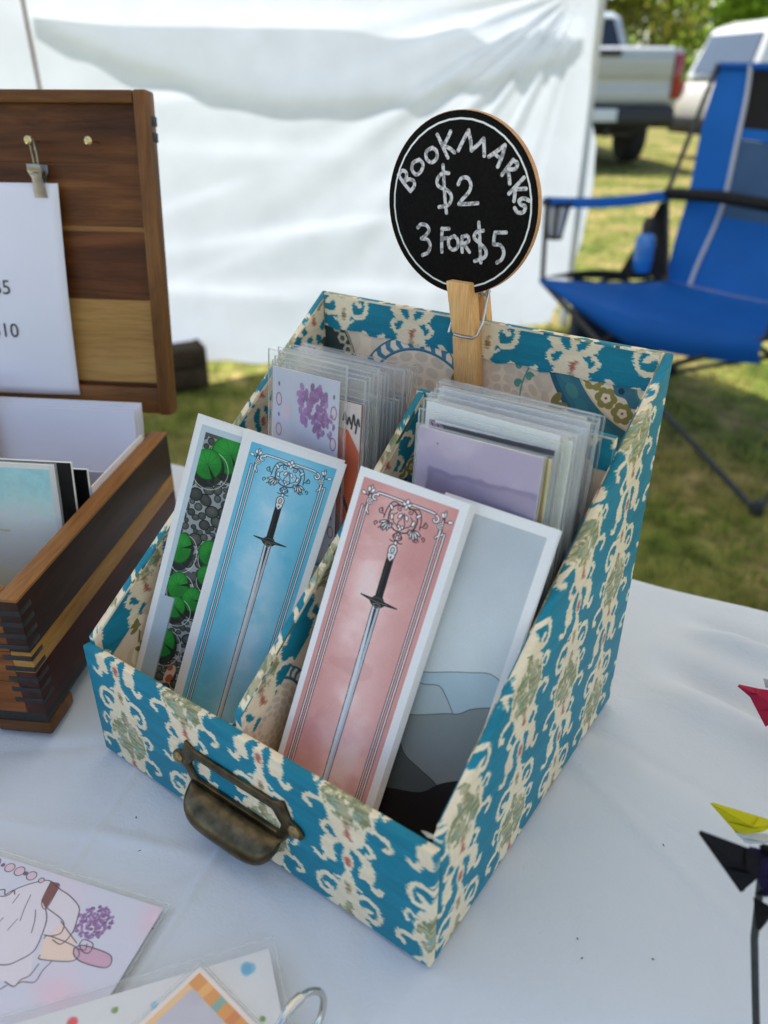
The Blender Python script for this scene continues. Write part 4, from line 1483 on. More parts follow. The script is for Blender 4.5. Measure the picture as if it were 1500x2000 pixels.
# ------------------------------------------------------------------ cards: thin sheets with a printed face
M_EDGE = mat('white card stock', tuple(alb((205, 218, 226))), rough=.6, var=.02, scale=60)
M_BACK = mat('card back', tuple(alb((198, 208, 214))), rough=.6, var=.02, scale=60)
def sheet(name, tl, rt, up, w, h, th, face, parent=None, bow=0.0, loc=None, back=None):
    """a sheet hung from its top left corner; bow bends it slightly about its long axis"""
    tl, rt, up = Vector(tl), Vector(rt).normalized(), Vector(up).normalized()
    up = (up - rt * up.dot(rt)).normalized()
    n = rt.cross(up).normalized()
    ns, nr = 6, 8
    m = MB()
    vs = []
    for k in (0, 1):
        for j in range(nr + 1):
            for i in range(ns + 1):
                a, b = i / ns, j / nr
                vs.append(tl + rt * (w * a) - up * (h * b) + n * (bow * math.sin(math.pi * b) - th * k))
    q = ns + 1
    fs, uvs, mi = [], [], []
    tot = q * (nr + 1)
    for j in range(nr):
        for i in range(ns):
            a, b, c, d = j * q + i, j * q + i + 1, (j + 1) * q + i + 1, (j + 1) * q + i
            fs.append((a, d, c, b))
            uvs.append([(i / ns, 1 - j / nr), (i / ns, 1 - (j + 1) / nr), ((i + 1) / ns, 1 - (j + 1) / nr), ((i + 1) / ns, 1 - j / nr)])
            mi.append(0)
            fs.append((tot + a, tot + b, tot + c, tot + d))
            uvs.append(None)
            mi.append(2)
    edge = [i for i in range(q)] + [j * q + ns for j in range(1, nr + 1)] + [nr * q + i for i in range(ns - 1, -1, -1)] + [j * q for j in range(nr - 1, 0, -1)]
    for a, b in zip(edge, edge[1:] + edge[:1]):
        fs.append((a, b, tot + b, tot + a))
        uvs.append(None)
        mi.append(1)
    m.add(vs, fs, 0, uvs)
    m.m = mi
    base = tl - up * h + rt * (w / 2)
    return m.obj(name, (face, M_EDGE, back or M_BACK), parent, loc=base if parent is None else None, smooth_deg=40)

def sword_art(bgc, hi, lo, streak, seed, outline, L=3.5):
    k = 340
    white = (206, 220, 230)
    c = Canvas(1, L, k, (200, 214, 224))
    a = Canvas(1, L, k, bgc)
    h, w = a.h, a.w
    Y, X = np.mgrid[0:h, 0:w]
    U, V_ = X / k, Y / k
    n1 = fbm(h, w, 7, 2, seed, 5)
    n2 = fbm(h, w, 10, 3, seed + 1, 4)
    cen = np.exp(-((U - .5 + .10 * np.sin(V_ * 1.7) + (n2 - .5) * .25) / .20) ** 2)
    a.wash(hi, np.clip(cen * (.55 + .65 * smooth(.35, .6, n1)), 0, 1), .95)
    a.wash(lo, smooth(.5, .62, n2) * (1 - cen) * .5, .7)
    a.wash(lo, smooth(.22, .0, np.minimum(U, 1 - U)) * .55 + smooth(.35, .05, V_) * .45, .6)
    a.wash(streak, smooth(.56, .64, fbm(h, w, 12, 2, seed + 3, 5)) * .35, .8)
    x0, x1, y0 = int(.058 * k), int(.925 * k), int(.078 * k)
    c.a[y0:, x0:x1] = a.a[y0:, x0:x1]
    dk = outline
    def ol(P, wd, col=white, o=.0065):
        wd *= .85
        c.stroke(P, wd + o * 2, dk)
        c.stroke(P, wd, col)
    # rules: top bar with curled ends, two rules down each side
    ol(np.vstack([spiral(.205, .218, .012, .034, 60, 300, 16), spline([(.215, .178), (.25, .166), (.47, .168), (.70, .172), (.755, .185)]), ][::1]), .016)
    ol(spiral(.755, .222, .036, .012, -90, 160, 16), .016)
    for sg, xo, xi, xc in ((1, .110, .152, .12), (-1, .868, .826, .856)):
        ol(np.vstack([spiral(xo + sg * .026, .318, .006, .030, 0, 250 if sg < 0 else -70, 14)]), .014)
        ol([(xo, .315), (xo + sg * .001, L + .1)], .013)
        ol(np.vstack([[(xi + sg * .026, .372)], spline([(xi + sg * .018, .352), (xi + sg * .006, .352), (xi, .375), (xi, L + .1)], 6)]), .011)
        fx = .165 if sg > 0 else .812
        for q in range(8):
            an = q * math.pi / 4
            c.ell(fx + .019 * math.cos(an), .262 + .019 * math.sin(an), .0125, .0125, dk)
            c.ell(fx + .019 * math.cos(an), .262 + .019 * math.sin(an), .0085, .0085, white)
        c.ell(fx, .262, .013, .013, dk)
        c.ell(fx, .262, .009, .009, hi)
        bx, by = (.142, .222) if sg > 0 else (.835, .222)
        for an, l in ((-100, .062), (-65 if sg > 0 else -115, .062), (-160 if sg > 0 else -20, .052)):
            r_ = math.radians(an)
            ex, ey = bx + math.cos(r_) * l, by + math.sin(r_) * l
            c.ell(ex, ey, .026, .0165, dk, rot=r_)
            c.ell(ex, ey, .021, .0115, white, rot=r_)
            c.stroke([(bx, by), (bx + math.cos(r_) * l * .6, by + math.sin(r_) * l * .6)], .008, dk)
    # filigree medallion
    mx, my = .488, .335
    ik = tuple(np.asarray(dk) * .9 + 8)
    for sg in (-1, 1):
        S_ = lambda P: [(mx + sg * x, my + y) for x, y in P]
        c.stroke(spline(S_([(.02, -.13), (.09, -.115), (.125, -.05), (.115, .03), (.06, .085), (.0, .10)])), .012, ik)
        c.stroke(spline(S_([(.03, -.12), (.115, -.14), (.155, -.07), (.165, .02)])), .009, ik)
        c.stroke(spiral(mx + sg * .048, my - .098, .004, .024, 0 if sg > 0 else 180, (-400 if sg > 0 else 580), 26), .007, ik)
        c.stroke(spline(S_([(.0, .09), (.035, .05), (.075, .02), (.085, -.03), (.06, -.06)])), .007, ik)
        c.stroke(spline(S_([(.03, .06), (.03, .015), (.012, -.02), (.0, -.07)])), .007, ik)
        c.stroke(spiral(mx + sg * .078, my + .052, .003, .014, 180, (500 if sg > 0 else -140), 14), .006, ik)
        c.stroke(spiral(mx + sg * .20, my - .035, .006, .027, 90, (470 if sg > 0 else -290), 22), .008, ik)
        c.stroke(spline(S_([(.16, .0), (.185, -.02), (.20, -.062)])), .008, ik)
        c.stroke(spiral(mx + sg * .215, my + .085, .005, .022, 90, (440 if sg > 0 else -260), 18), .008, ik)
        c.stroke(spiral(mx + sg * .165, my + .125, .005, .022, 0, (350 if sg > 0 else -170), 18), .008, ik)
        for an, l, f_ in ((20, .105, 1), (45, .115, 1), (65, .12, .9), (85, .10, .8), (105, .07, .7)):
            r_ = math.radians(an)
            q = (mx + sg * (.10 + math.cos(r_) * .02), my + .035)
            e = (mx + sg * (.10 + math.cos(r_) * l * .95), my + .035 + math.sin(r_) * l)
            cx_, cy_ = (q[0] + e[0]) / 2, (q[1] + e[1]) / 2
            c.ell(cx_, cy_, l * .40, .0155 * f_, ik, rot=math.atan2(e[1] - q[1], e[0] - q[0]))
            c.ell(cx_, cy_, l * .28, .0062 * f_, white, rot=math.atan2(e[1] - q[1], e[0] - q[0]))
        for (x, y, ro) in ((.030, -.040, 65), (.098, -.012, 100), (.125, -.09, 130)):
            c.ell(mx + sg * x, my + y, .030, .016, ik, rot=math.radians(ro if sg > 0 else 180 - ro))
            c.ell(mx + sg * x, my + y, .023, .010, white, rot=math.radians(ro if sg > 0 else 180 - ro))
        c.stroke(spiral(mx + sg * .025, my + .135, .004, .022, -90, (250 if sg > 0 else -430), 18), .008, ik)
        c.stroke(spline(S_([(.0, .10), (.03, .12), (.04, .15), (.0, .185)])), .008, ik)
        c.stroke(spline(S_([(.0, .175), (.03, .19), (.055, .185)])), .009, ik)
    for (x, y, rx_, ry_, ro) in ((0, -.172, .013, .024, 0), (-.020, -.150, .022, .011, .5), (.020, -.150, .022, .011, -.5), (0, -.128, .010, .018, 0), (-.012, .052, .016, .010, .6), (.012, .052, .016, .010, -.6), (0, .070, .009, .016, 0), (0, .150, .008, .018, 0), (0, .198, .010, .016, 0)):
        c.ell(mx + x, my + y, rx_ + .006, ry_ + .006, ik, rot=ro)
        c.ell(mx + x, my + y, rx_, ry_, white, rot=ro)
    # the sword
    sx = .482
    lx = lambda v: sx + (v - .6) * .010
    c.ell(lx(.6), .60, .043, .055, dk)
    c.ell(lx(.6), .60, .035, .047, (200, 212, 220))
    c.ell(lx(.6), .60, .020, .030, dk)
    c.ell(lx(.6), .60, .014, .024, (170, 182, 190))
    c.poly([(lx(.64) - .04, .632), (lx(.64) + .04, .632), (lx(.68) + .036, .665), (lx(.7), .712), (lx(.68) - .036, .665)], dk)
    c.poly([(lx(.64) - .032, .636), (lx(.64) + .032, .636), (lx(.68) + .028, .664), (lx(.7), .70), (lx(.68) - .028, .664)], (198, 210, 218))
    c.ell(lx(.66), .665, .008, .012, dk)
    c.poly([(lx(.68) - .033, .672), (lx(.7), .712), (lx(.68) + .033, .672), (lx(1.03) + .034, 1.035), (lx(1.03) - .034, 1.035)], (30, 32, 34))
    c.stroke([(lx(.7) - .012, .72), (lx(1.02) - .014, 1.02)], .006, (62, 66, 70))
    gx = lx(1.08)
    c.poly([(gx - .165, 1.062), (gx - .06, 1.062), (gx - .035, 1.03), (gx + .035, 1.03), (gx + .06, 1.062), (gx + .185, 1.074), (gx + .185, 1.084), (gx + .07, 1.096), (gx + .05, 1.12), (gx, 1.145), (gx - .05, 1.12), (gx - .075, 1.09), (gx - .165, 1.072)], (34, 38, 40))
    c.stroke(spline([(gx - .09, 1.078), (gx, 1.086), (gx + .09, 1.08)]), .007, (96, 100, 100))
    c.stroke(spline([(gx - .05, 1.058), (gx, 1.044), (gx + .05, 1.06)]), .006, (80, 84, 84))
    c.stroke(spline([(gx - .035, 1.11), (gx, 1.10), (gx + .035, 1.11), (gx, 1.13), (gx - .03, 1.112)]), .006, (120, 124, 120))
    bl, br = lx(1.13) - .037, lx(1.13) + .037
    bl2, br2 = lx(3.3) - .026, lx(3.3) + .026
    c.poly([(bl, 1.115), (gx, 1.148), (br, 1.115), (br2, L + .1), (bl2, L + .1)], (60, 70, 82))
    c.poly([(bl + .007, 1.125), (gx, 1.153), (br - .007, 1.125), (br2 - .006, L + .1), (bl2 + .006, L + .1)], (182, 198, 212))
    c.poly([(gx + .004, 1.15), (br - .007, 1.125), (br2 - .006, L + .1), (lx(3.3) + .004, L + .1)], (160, 176, 192))
    c.poly([(gx - .012, 1.15), (gx + .010, 1.15), (lx(1.7) + .002, 1.72), (lx(1.5), 1.5)], (44, 50, 58))
    c.a *= (0.985 + 0.03 * np.random.default_rng(seed).random((c.h, c.w, 1)))
    return c

def lily_art():
    L = 3.5
    k = 300
    c = Canvas(1, L, k, (200, 214, 224))
    c.poly([(.045, .075), (.96, .075), (.96, L), (.045, L)], (160, 186, 204))
    A = Canvas(1, L, k, (126, 142, 150))
    r = random.Random(3)
    # pebbles: relaxed points, each a rounded cell
    P = []
    tries = 0
    while len(P) < 420 and tries < 60000:
        tries += 1
        q = (r.uniform(.02, .98), r.uniform(.05, L))
        rad = r.choice((.028, .04, .055, .07))
        if all(math.hypot((q[0] - a), (q[1] - b) * .86) > (rad + s_) * .80 for a, b, s_ in P):
            P.append((q[0], q[1], rad))
    for x, y, s_ in P:
        el = r.uniform(.75, 1.0)
        ro = r.uniform(0, 3.14)
        g = r.uniform(.75, 1.1)
        A.ell(x, y, s_ * 1.08, s_ * el * 1.12, (20, 24, 26), rot=ro)
        A.ell(x, y, s_ * .92, s_ * el * .95, tuple(np.array((62, 72, 72)) * g), rot=ro)
        A.ell(x - .1 * s_, y - .15 * s_, s_ * .55, s_ * el * .5, tuple(np.array((84, 92, 90)) * g), rot=ro, soft=.5, op=.7)
    A.poly([(0, .05), (1, .05), (1, .17), (.5, .20), (0, .17)], (66, 72, 78))
    def pad(x, y, rx, ry, nr):
        A.ell(x + .015, y + .05, rx * 1.14, ry * 1.16, (24, 30, 30), op=.85)
        A.ring(x + .04, y + .06, rx * 1.25, ry * 1.22, .008, (186, 200, 206), .8)
        A.ell(x, y, rx, ry, (12, 74, 24))
        A.ell(x, y, rx * .93, ry * .93, (26, 118, 44))
        A.ell(x - rx * .15, y - ry * .2, rx * .7, ry * .65, (40, 142, 58), soft=.5, op=.8)
        for q_ in range(9):
            a_ = nr + .5 + q_ * .66
            A.stroke([(x, y), (x + rx * .85 * math.cos(a_), y + ry * .85 * math.sin(a_))], .006, (20, 96, 38), .6)
        A.ell(x + rx * .2, y + ry * .35, rx * .6, ry * .45, (18, 92, 36), soft=.7, op=.5)
        A.poly([(x, y), (x + rx * 1.05 * math.cos(nr - .13), y + ry * 1.05 * math.sin(nr - .13)), (x + rx * 1.05 * math.cos(nr + .13), y + ry * 1.05 * math.sin(nr + .13))], (18, 40, 24))
    A.stroke([(.14, 1.70), (.62, 1.84)], .06, (70, 78, 84))
    for (x, y, rx, ry, nr) in ((.41, .30, .21, .215, 1.0), (.20, .47, .15, .17, .9), (.145, 1.475, .115, .185, -.3), (.455, 1.43, .12, .15, 0), (.50, 1.70, .12, .13, 0), (.21, 1.915, .115, .165, -.25), (.40, 2.03, .115, .15, .0), (.235, 2.18, .12, .14, .6), (.22, 2.66, .125, .19, .4), (.72, .9, .2, .2, 1), (.75, 2.4, .2, .2, 2)):
        pad(x, y, rx, ry, nr)
    A.ell(.37, 3.03, .05, .13, (176, 170, 160), rot=.25)
    A.ell(.375, 3.09, .035, .06, (150, 78, 54), rot=.25)
    A.ell(.36, 2.95, .03, .04, (150, 84, 62), rot=.25)
    x0 = int(.10 * k)
    y0 = int(.145 * k)
    c.a[y0:, x0:int(.94 * k)] = A.a[y0:, x0:int(.94 * k)]
    c.poly([(.06, 2.08), (.215, 2.08), (.215, L), (.045, L)], (150, 176, 196))
    c.stroke([(.215, 2.08), (.215, L)], .012, (104, 122, 138))
    return c

def hills_art():
    L = 3.5
    k = 300
    c = Canvas(1, L, k, (200, 214, 224))
    A = Canvas(1, L, k, (160, 178, 192))
    V_ = np.linspace(0, L, A.h)[:, None] * np.ones((1, A.w))
    A.wash((178, 198, 210), smooth(.3, 1.4, V_), 1)
    def hill(pts, c1, c2, ln):
        P = spline(pts, 8)
        m = Canvas(1, L, k, (0, 0, 0))
        m.poly(np.vstack([P, [(1.05, L + .1), (-.05, L + .1)]]), (1, 1, 1))
        g = m.a[..., 0:1]
        y0 = min(p[1] for p in pts)
        t = smooth(y0, y0 + .55, V_)[..., None]
        A.a = A.a * (1 - g) + (np.asarray(c1, float) * (1 - t) + np.asarray(c2, float) * t) * g
        A.stroke(P, .007, ln)
    hill([(-.05, 1.80), (.15, 1.72), (.325, 1.665), (.51, 1.58), (.66, 1.52), (.80, 1.465), (.89, 1.475), (.96, 1.52), (1.05, 1.6)], (150, 182, 200), (140, 172, 192), (70, 88, 98))
    hill([(-.05, 1.84), (.2, 1.80), (.31, 1.795), (.44, 1.755), (.52, 1.82), (.60, 1.92), (.67, 2.02), (.9, 2.3), (1.05, 2.4)], (142, 168, 182), (134, 156, 164), (60, 76, 84))
    hill([(-.05, 2.2), (.2, 2.15), (.33, 2.11), (.56, 1.99), (.68, 1.935), (.78, 1.84), (.96, 1.745), (1.05, 1.72)], (114, 132, 140), (104, 120, 126), (54, 66, 72))
    hill([(-.05, 2.1), (.2, 2.35), (.331, 2.53), (.5, 2.61), (.692, 2.70), (.85, 2.9), (1.05, 3.1)], (80, 94, 100), (62, 74, 80), (34, 42, 46))
    hill([(-.05, 3.0), (.2, 2.95), (.342, 2.91), (.574, 2.83), (.713, 2.67), (.9, 2.54), (1.05, 2.5)], (28, 30, 35), (18, 20, 25), (12, 14, 16))
    A.a *= (.97 + .06 * fbm(A.h, A.w, 12, 5, 40, 5))[..., None]
    x0, x1, y0 = int(.08 * k), int(.918 * k), int(.10 * k)
    c.a[y0:, x0:x1] = A.a[y0:, x0:x1]
    return c

M_PINK = printed('pink sword bookmark print', sword_art((184, 144, 146), (212, 194, 199), (170, 124, 127), (172, 130, 132), 31, (58, 44, 50)), rough=.5, bmp=.05, spec=.25)
M_BLUEB = printed('blue sword bookmark print', sword_art((94, 178, 214), (160, 204, 230), (74, 162, 206), (124, 188, 222), 51, (40, 62, 78)), rough=.5, bmp=.05, spec=.25)
M_LILY = printed('lily pond bookmark print', lily_art(), rough=.5, bmp=.05, spec=.25)
M_HILLS = printed('grey hills bookmark print', hills_art(), rough=.5, bmp=.05, spec=.25)

up_p, rt_p, n_p = Vector((.065, .3877, .9195)), Vector((.9671, .2026, -.1538)), Vector((.2459, -.8992, .3618))
TLp = Vector((.1262, .0732, .9212))
GB = 'bookmarks standing in the front of the box'
PW = .051
def bookmark(tl, rt, up, w, h, face, label, bow=0.0):
    return tag(sheet('bookmark', tl, rt, up, w, h, .0005, face, bow=bow), label, 'bookmark', GB)
bookmark(TLp, rt_p, up_p, PW, .1765, M_PINK, 'pink bookmark with a printed sword, frontmost of its stack')
for k in range(1, 5):
    bookmark(TLp - n_p * (.00075 * k) + rt_p * (.0005 * k) + up_p * (-.0003 * k), rt_p, up_p, PW, .176 - .0003 * k, M_PINK,
             ('pink sword bookmark second in the stack, directly behind the frontmost pink one', 'pink sword bookmark third from the front of its stack, a white edge showing', 'pink sword bookmark fourth from the front of its stack, a white edge showing', 'pink sword bookmark at the back of its stack, nearest the grey hills')[k - 1])
GTR = Vector((.2098, .0986, .9053))
grt = (rt_p + up_p * .012).normalized()
gtl = GTR - grt * .051
bookmark(gtl, grt, up_p, .051, .166, M_HILLS, 'grey bookmark with layered dark hills, half covered by the pink sword stack')
bookmark(gtl - n_p * .001 + rt_p * .0007 - up_p * .0004, grt, up_p, .051, .165, M_HILLS, 'grey hill bookmark directly behind the other grey one by the right side panel')
up_b, rt_b, n_b = Vector((.1614, .2991, .9405)), Vector((.8365, .4643, -.2912)), Vector((.5237, -.8337, .1752))
TLb = Vector((.0554, .0766, .9179))
bookmark(TLb, rt_b, up_b, .05, .166, M_BLUEB, 'blue bookmark with a printed sword, frontmost in the left compartment')
for k, (dr, du) in enumerate(((-.0022, .0009), (-.0012, .0012), (.0002, -.0006))):
    bookmark(TLb - n_b * (.0008 * (k + 1)) + rt_b * dr + up_b * du, rt_b, up_b, .05, .166, M_BLUEB,
             ('blue sword bookmark second in the stack, its top corner rising behind the frontmost', 'blue sword bookmark third in the stack, a white strip over the top edge', 'blue sword bookmark at the back of its stack, nearest the lily pads')[k])
LTL = Vector((.0307, .0690, .9233))
bookmark(LTL, rt_b, up_b, .0485, .169, M_LILY, 'bookmark with green lily pads on dark pebbles, behind the blue sword one')
bookmark(LTL - n_b * .001 - rt_b * .0012 + up_b * .0006, rt_b, up_b, .0485, .169, M_LILY, 'lily pad bookmark directly behind the other lily pad one, only its white edge showing')

# ================================================================== CARDS IN CLEAR SLEEVES
M_FILM = film('clear sleeve film', 0.06, .035)
M_FILME = film('sleeve seam', 0.30, .05)
def sleeve(name, tl, rt, up, w, h, th, parent):
    """two films sealed down the sides, open at the top"""
    tl, rt, up = Vector(tl), Vector(rt).normalized(), Vector(up).normalized()
    n = rt.cross(up).normalized()
    m = MB()
    P = lambda a, b, d: tl + rt * (w * a) - up * (h * b) + n * d
    m.quad(P(0, .0, th), P(0, 1, th), P(1, 1, th), P(1, .0, th), 0)
    m.quad(P(0, 0, -th), P(1, 0, -th), P(1, 1, -th), P(0, 1, -th), 0)
    e = .0006
    for a0, a1 in ((0, e / w), (1 - e / w, 1)):
        m.quad(P(a0, 0, th + 2e-5), P(a0, 1, th + 2e-5), P(a1, 1, th + 2e-5), P(a1, 0, th + 2e-5), 1)
    m.quad(P(0, 0, th + 4e-5), P(0, .0005 / h, th + 4e-5), P(1, .0005 / h, th + 4e-5), P(1, 0, th + 4e-5), 1)
    m.quad(P(0, 0, -th - 4e-5), P(0, .0005 / h, -th - 4e-5), P(1, .0005 / h, -th - 4e-5), P(1, 0, -th - 4e-5), 1)
    m.quad(P(0, 0, th), P(0, 0, -th), P(0, 1, -th), P(0, 1, th), 1)
    m.quad(P(1, 0, th), P(1, 1, th), P(1, 1, -th), P(1, 0, -th), 1)
    return m.obj(name, (M_FILM, M_FILME), parent, smooth_deg=0)

def sleeved(x0, x1, ztop_, y, lean, yaw, cardin, face, label, group, ctop=.0095, th=.0006, cth=.0005):
    """a card in a sleeve standing in the box; its top edge at height ztop_ and depth y"""
    rt = Vector((math.cos(yaw), math.sin(yaw), 0))
    up = Vector((0, math.sin(lean), math.cos(lean)))
    up = (up - rt * up.dot(rt)).normalized()
    tl = Vector((x0, y, ztop_))
    w = (x1 - x0) / math.cos(yaw)
    h = (ztop_ - BASEZ - .0003) / up.z
    base = tl - up * h + rt * (w / 2)
    t = thing('sleeved_card', base, label, 'card', group)
    sleeve('sleeve', tl, rt, up, w, h, th, t)
    a, b = cardin
    sheet('card', tl + rt * a - up * ctop, rt, up, w - a - b, h - ctop - .001, cth, face, t)
    return t

def violet(c, x, y, n, s_, r, col=(128, 100, 150)):
    for k in range(n):
        a, d = r.uniform(0, 6.28), r.random() ** .6
        c.ell(x + math.cos(a) * d * s_, y + math.sin(a) * d * s_, s_ * .17, s_ * .13, tuple(np.array(col) * r.uniform(.85, 1.2)), rot=r.uniform(0, 3), op=.85, soft=.15)
def card_violet():
    c = Canvas(1, 3.6, 200, (176, 190, 212))
    r = random.Random(8)
    for x, dx in ((.10, -.03), (.93, .02)):
        for k in range(14):
            y = .16 + k * .125 * 1.25
            if k % 2:
                c.ring(x + dx * k * .05, y, .040, .062, .012, (112, 96, 128))
                c.ell(x + dx * k * .05, y, .034, .055, (192, 184, 204), op=.8)
            else:
                c.ell(x + dx * k * .05, y, .014, .022, (104, 90, 124))
    violet(c, .62, .30, 70, .24, r)
    violet(c, .78, .45, 40, .16, r)
    violet(c, .26, 1.02, 50, .15, r)
    violet(c, .36, 1.22, 24, .12, r)
    c.ell(.22, .42, .07, .10, (196, 176, 196), soft=.6, op=.5)
    c.a *= (.97 + .06 * fbm(c.h, c.w, 8, 3, 60, 4))[..., None]
    return c
def card_fox():
    c = Canvas(1, 3, 180, (196, 196, 200))
    c.poly([(.1, .50), (.55, .22), (.86, .24), (1, .42), (1, 3), (0, 3), (0, 1)], (186, 92, 54))
    c.poly([(.35, .70), (.95, 1.2), (.9, 1.5), (.4, 1.0)], (140, 66, 44))
    c.stroke(spline([(.55, .30), (.8, .8), (.98, 1.15)]), .03, (60, 40, 34))
    c.ell(.75, 1.45, .12, .16, (90, 44, 40))
    for k in range(4):
        c.stroke(spline([(.80 + k * .05, .16 + .03 * k), (.82 + k * .05, .10 + .03 * (k % 2)), (.84 + k * .05, .18)]), .018, (28, 26, 30))
    c.a *= (.94 + .12 * fbm(c.h, c.w, 12, 4, 61, 4))[..., None]
    return c
def card_peach():
    c = Canvas(1, 3, 180, (206, 164, 132))
    t = np.linspace(0, 1, c.h)[:, None] * np.ones((1, c.w))
    c.wash((222, 196, 168), t, .9)
    c.ell(.98, .12, .3, .28, (150, 92, 78), soft=.3)
    c.stroke(spline([(.6, .2), (.75, .42), (.9, .75)]), .02, (110, 80, 64))
    for k in range(4):
        c.stroke(spline([(.80 + .04 * k, .95 + .08 * k), (.86 + .03 * k, .92 + .07 * k), (.84 + .03 * k, 1.04 + .06 * k)]), .022, (40, 34, 32))
    c.a *= (.95 + .1 * fbm(c.h, c.w, 10, 3, 62, 4))[..., None]
    return c
def card_lavender():
    c = Canvas(1, 3, 260, (168, 166, 196))
    f = fbm(c.h, c.w, 9, 3, 63, 6)
    c.wash((186, 188, 212), smooth(.45, .7, f), .7)
    Y, X = np.mgrid[0:c.h, 0:c.w] / 260.0
    e = (fbm(c.h, c.w, 14, 5, 64, 4) - .5) * .10
    m = smooth(.10, .125, X + e) * smooth(.27, .30, Y + e)
    c.wash((138, 134, 164), m * (.55 + .5 * f), .75)
    c.wash((120, 114, 148), m * smooth(.5, .75, fbm(c.h, c.w, 5, 2, 65, 5)), .6)
    edge = smooth(.10, .12, X + e) * smooth(.27, .29, Y + e) * (1 - smooth(.13, .17, X + e) * smooth(.30, .34, Y + e))
    c.wash((112, 108, 142), edge, .35)
    c.ell(.17, .10, .006, .006, (60, 60, 70))
    return c
def card_torn():
    c = Canvas(1, 3, 160, (206, 200, 158))
    r = random.Random(5)
    for k in range(10):
        x = r.uniform(0, .9)
        c.poly([(x, 0), (x + .14, 0), (x + .12, .05), (x, .06)], (216, 212, 180))
    for k in range(40):
        x = .80 + r.uniform(0, .18)
        c.stroke(spline([(x, 0), (x + r.uniform(-.05, .05), 1), (x + r.uniform(-.06, .06), 2.6)]), .012, (150, 142, 92) if k % 2 else (226, 220, 180))
    c.poly([(.42, 0), (.56, .02), (.5, .08), (.42, .07)], (70, 84, 100))
    return c
def card_slate():
    c = Canvas(1, 3, 220, (66, 70, 80))
    c.wash((84, 88, 98), fbm(c.h, c.w, 60, 25, 66, 3), .6)
    c.poly([(0, 0), (.12, .03), (.26, .11), (.0, .18)], (160, 148, 178))
    for s0 in (.02, .07, .12):
        c.stroke([(s0, .02), (s0 + .06, .12)], .008, (40, 40, 48))
    c.poly([(.05, 0), (1, 0), (1, .0), (.05, .02)], (200, 214, 222))
    return c
def card_pale(seed, base, streak):
    c = Canvas(1, 3, 140, base)
    r = random.Random(seed)
    c.wash(streak, smooth(.4, .7, fbm(c.h, c.w, 10, 3, seed, 5)), .5)
    V_ = np.linspace(0, 3, c.h)[:, None] * np.ones((1, c.w))
    c.wash((40, 46, 60), smooth(1.0, 1.25, V_ + .2 * fbm(c.h, c.w, 5, 8, seed + 2, 4)) * r.uniform(.3, 1), .6)
    for k in range(3):
        c.stroke([(r.uniform(.2, .9), .15 + .1 * k), (r.uniform(.2, .9), .2 + .1 * k)], .01, (90, 96, 106), .6)
    return c
PAP = dict(rough=.5, bmp=.04, spec=.25)
M_C = {k: printed('card print ' + k, f(), **PAP) for k, f in dict(violet=card_violet, fox=card_fox, peach=card_peach, lavender=card_lavender, torn=card_torn, slate=card_slate).items()}
M_P = [printed('pale card print %s' % w, card_pale(70 + i, b, s_), **PAP) for i, (w, b, s_) in enumerate((
    ('ice', (206, 222, 230), (184, 206, 218)), ('mint', (208, 224, 220), (192, 214, 208)), ('blue grey', (150, 172, 192), (116, 142, 168)), ('white', (214, 224, 230), (202, 214, 222))))]
GL, GR_ = 'sleeved cards filed in the left rear of the box', 'sleeved cards filed in the right rear of the box'
r = random.Random(17)
# left file
sleeved(.0432, .0925, .9500, .1075, .10, .02, (.0028, .0045), M_C['violet'], 'sleeved card with violet flowers and rows of small rings, front of the left file', GL, ctop=.0085)
sleeved(.0420, .1000, .9430, .1110, .10, .03, (.004, .0022), M_C['fox'], 'sleeved card with a rust red drawing, right behind the violet flower card', GL, ctop=.0125)
sleeved(.0405, .1005, .9440, .1145, .10, .02, (.003, .0022), M_C['peach'], 'sleeved peach coloured card with black handwriting, third in the left file', GL, ctop=.014)
ORD = 'first second third fourth fifth sixth seventh eighth ninth tenth eleventh twelfth thirteenth fourteenth fifteenth sixteenth'.split()
for k in range(13):
    y = .1185 + k * .0046
    x0 = .0395 - k * .0023 + r.uniform(-.0015, .0015)
    x1 = .1015 - k * .0009 + r.uniform(-.0025, .0012)
    if y > .145:
        x1 = min(x1, .1030)
    zt = .9460 + r.uniform(-.0025, .0015) - (y - .1185) * .27
    sleeved(max(.0065, x0), x1, zt, y, .07 + r.uniform(-.022, .022), r.uniform(-.055, .06), (.002, r.uniform(.0015, .007)), M_P[(2, 0, 2, 3, 0, 2)[k % 6]], 'clear sleeved card, %s from the front of the left file' % ORD[k + 3], GL, ctop=r.uniform(.012, .020))
# right file
sleeved(.1370, .1990, .9350, .1005, .085, .01, (.0012, .0012), M_C['lavender'], 'lavender watercolour card in a sleeve, front of the right file', GR_, ctop=.0012)
sleeved(.1385, .2005, .9335, .1040, .085, .03, (.003, .0008), M_C['torn'], 'yellowish sleeved card with torn straw edges behind the lavender card', GR_, ctop=.0015)
sleeved(.1330, .2025, .9385, .1085, .085, .02, (.0055, .0035), M_C['slate'], 'dark slate sleeved card with a violet corner behind the torn yellow one', GR_, ctop=.0040)
for k in range(9):
    y = .1130 + k * .0040
    sleeved(.1325 - k * .0013 + r.uniform(-.001, .001), .2035 + r.uniform(-.003, .003), .9400 + r.uniform(-.0022, .0022), y, .075 + r.uniform(-.02, .018), r.uniform(-.025, .045),
            (.0015, r.uniform(.0012, .006)), M_P[(3, 1, 0, 3, 1, 0)[k % 6]], 'pale sleeved card, %s from the front of the right file' % ORD[k + 3], GR_, ctop=r.uniform(.0010, .0045))
e_ = sleeved(.1330, .2050, .9385, .1485, .05, -.01, (.002, .03), M_P[3], 'almost empty clear sleeve at the back of the right file', GR_, ctop=.03)

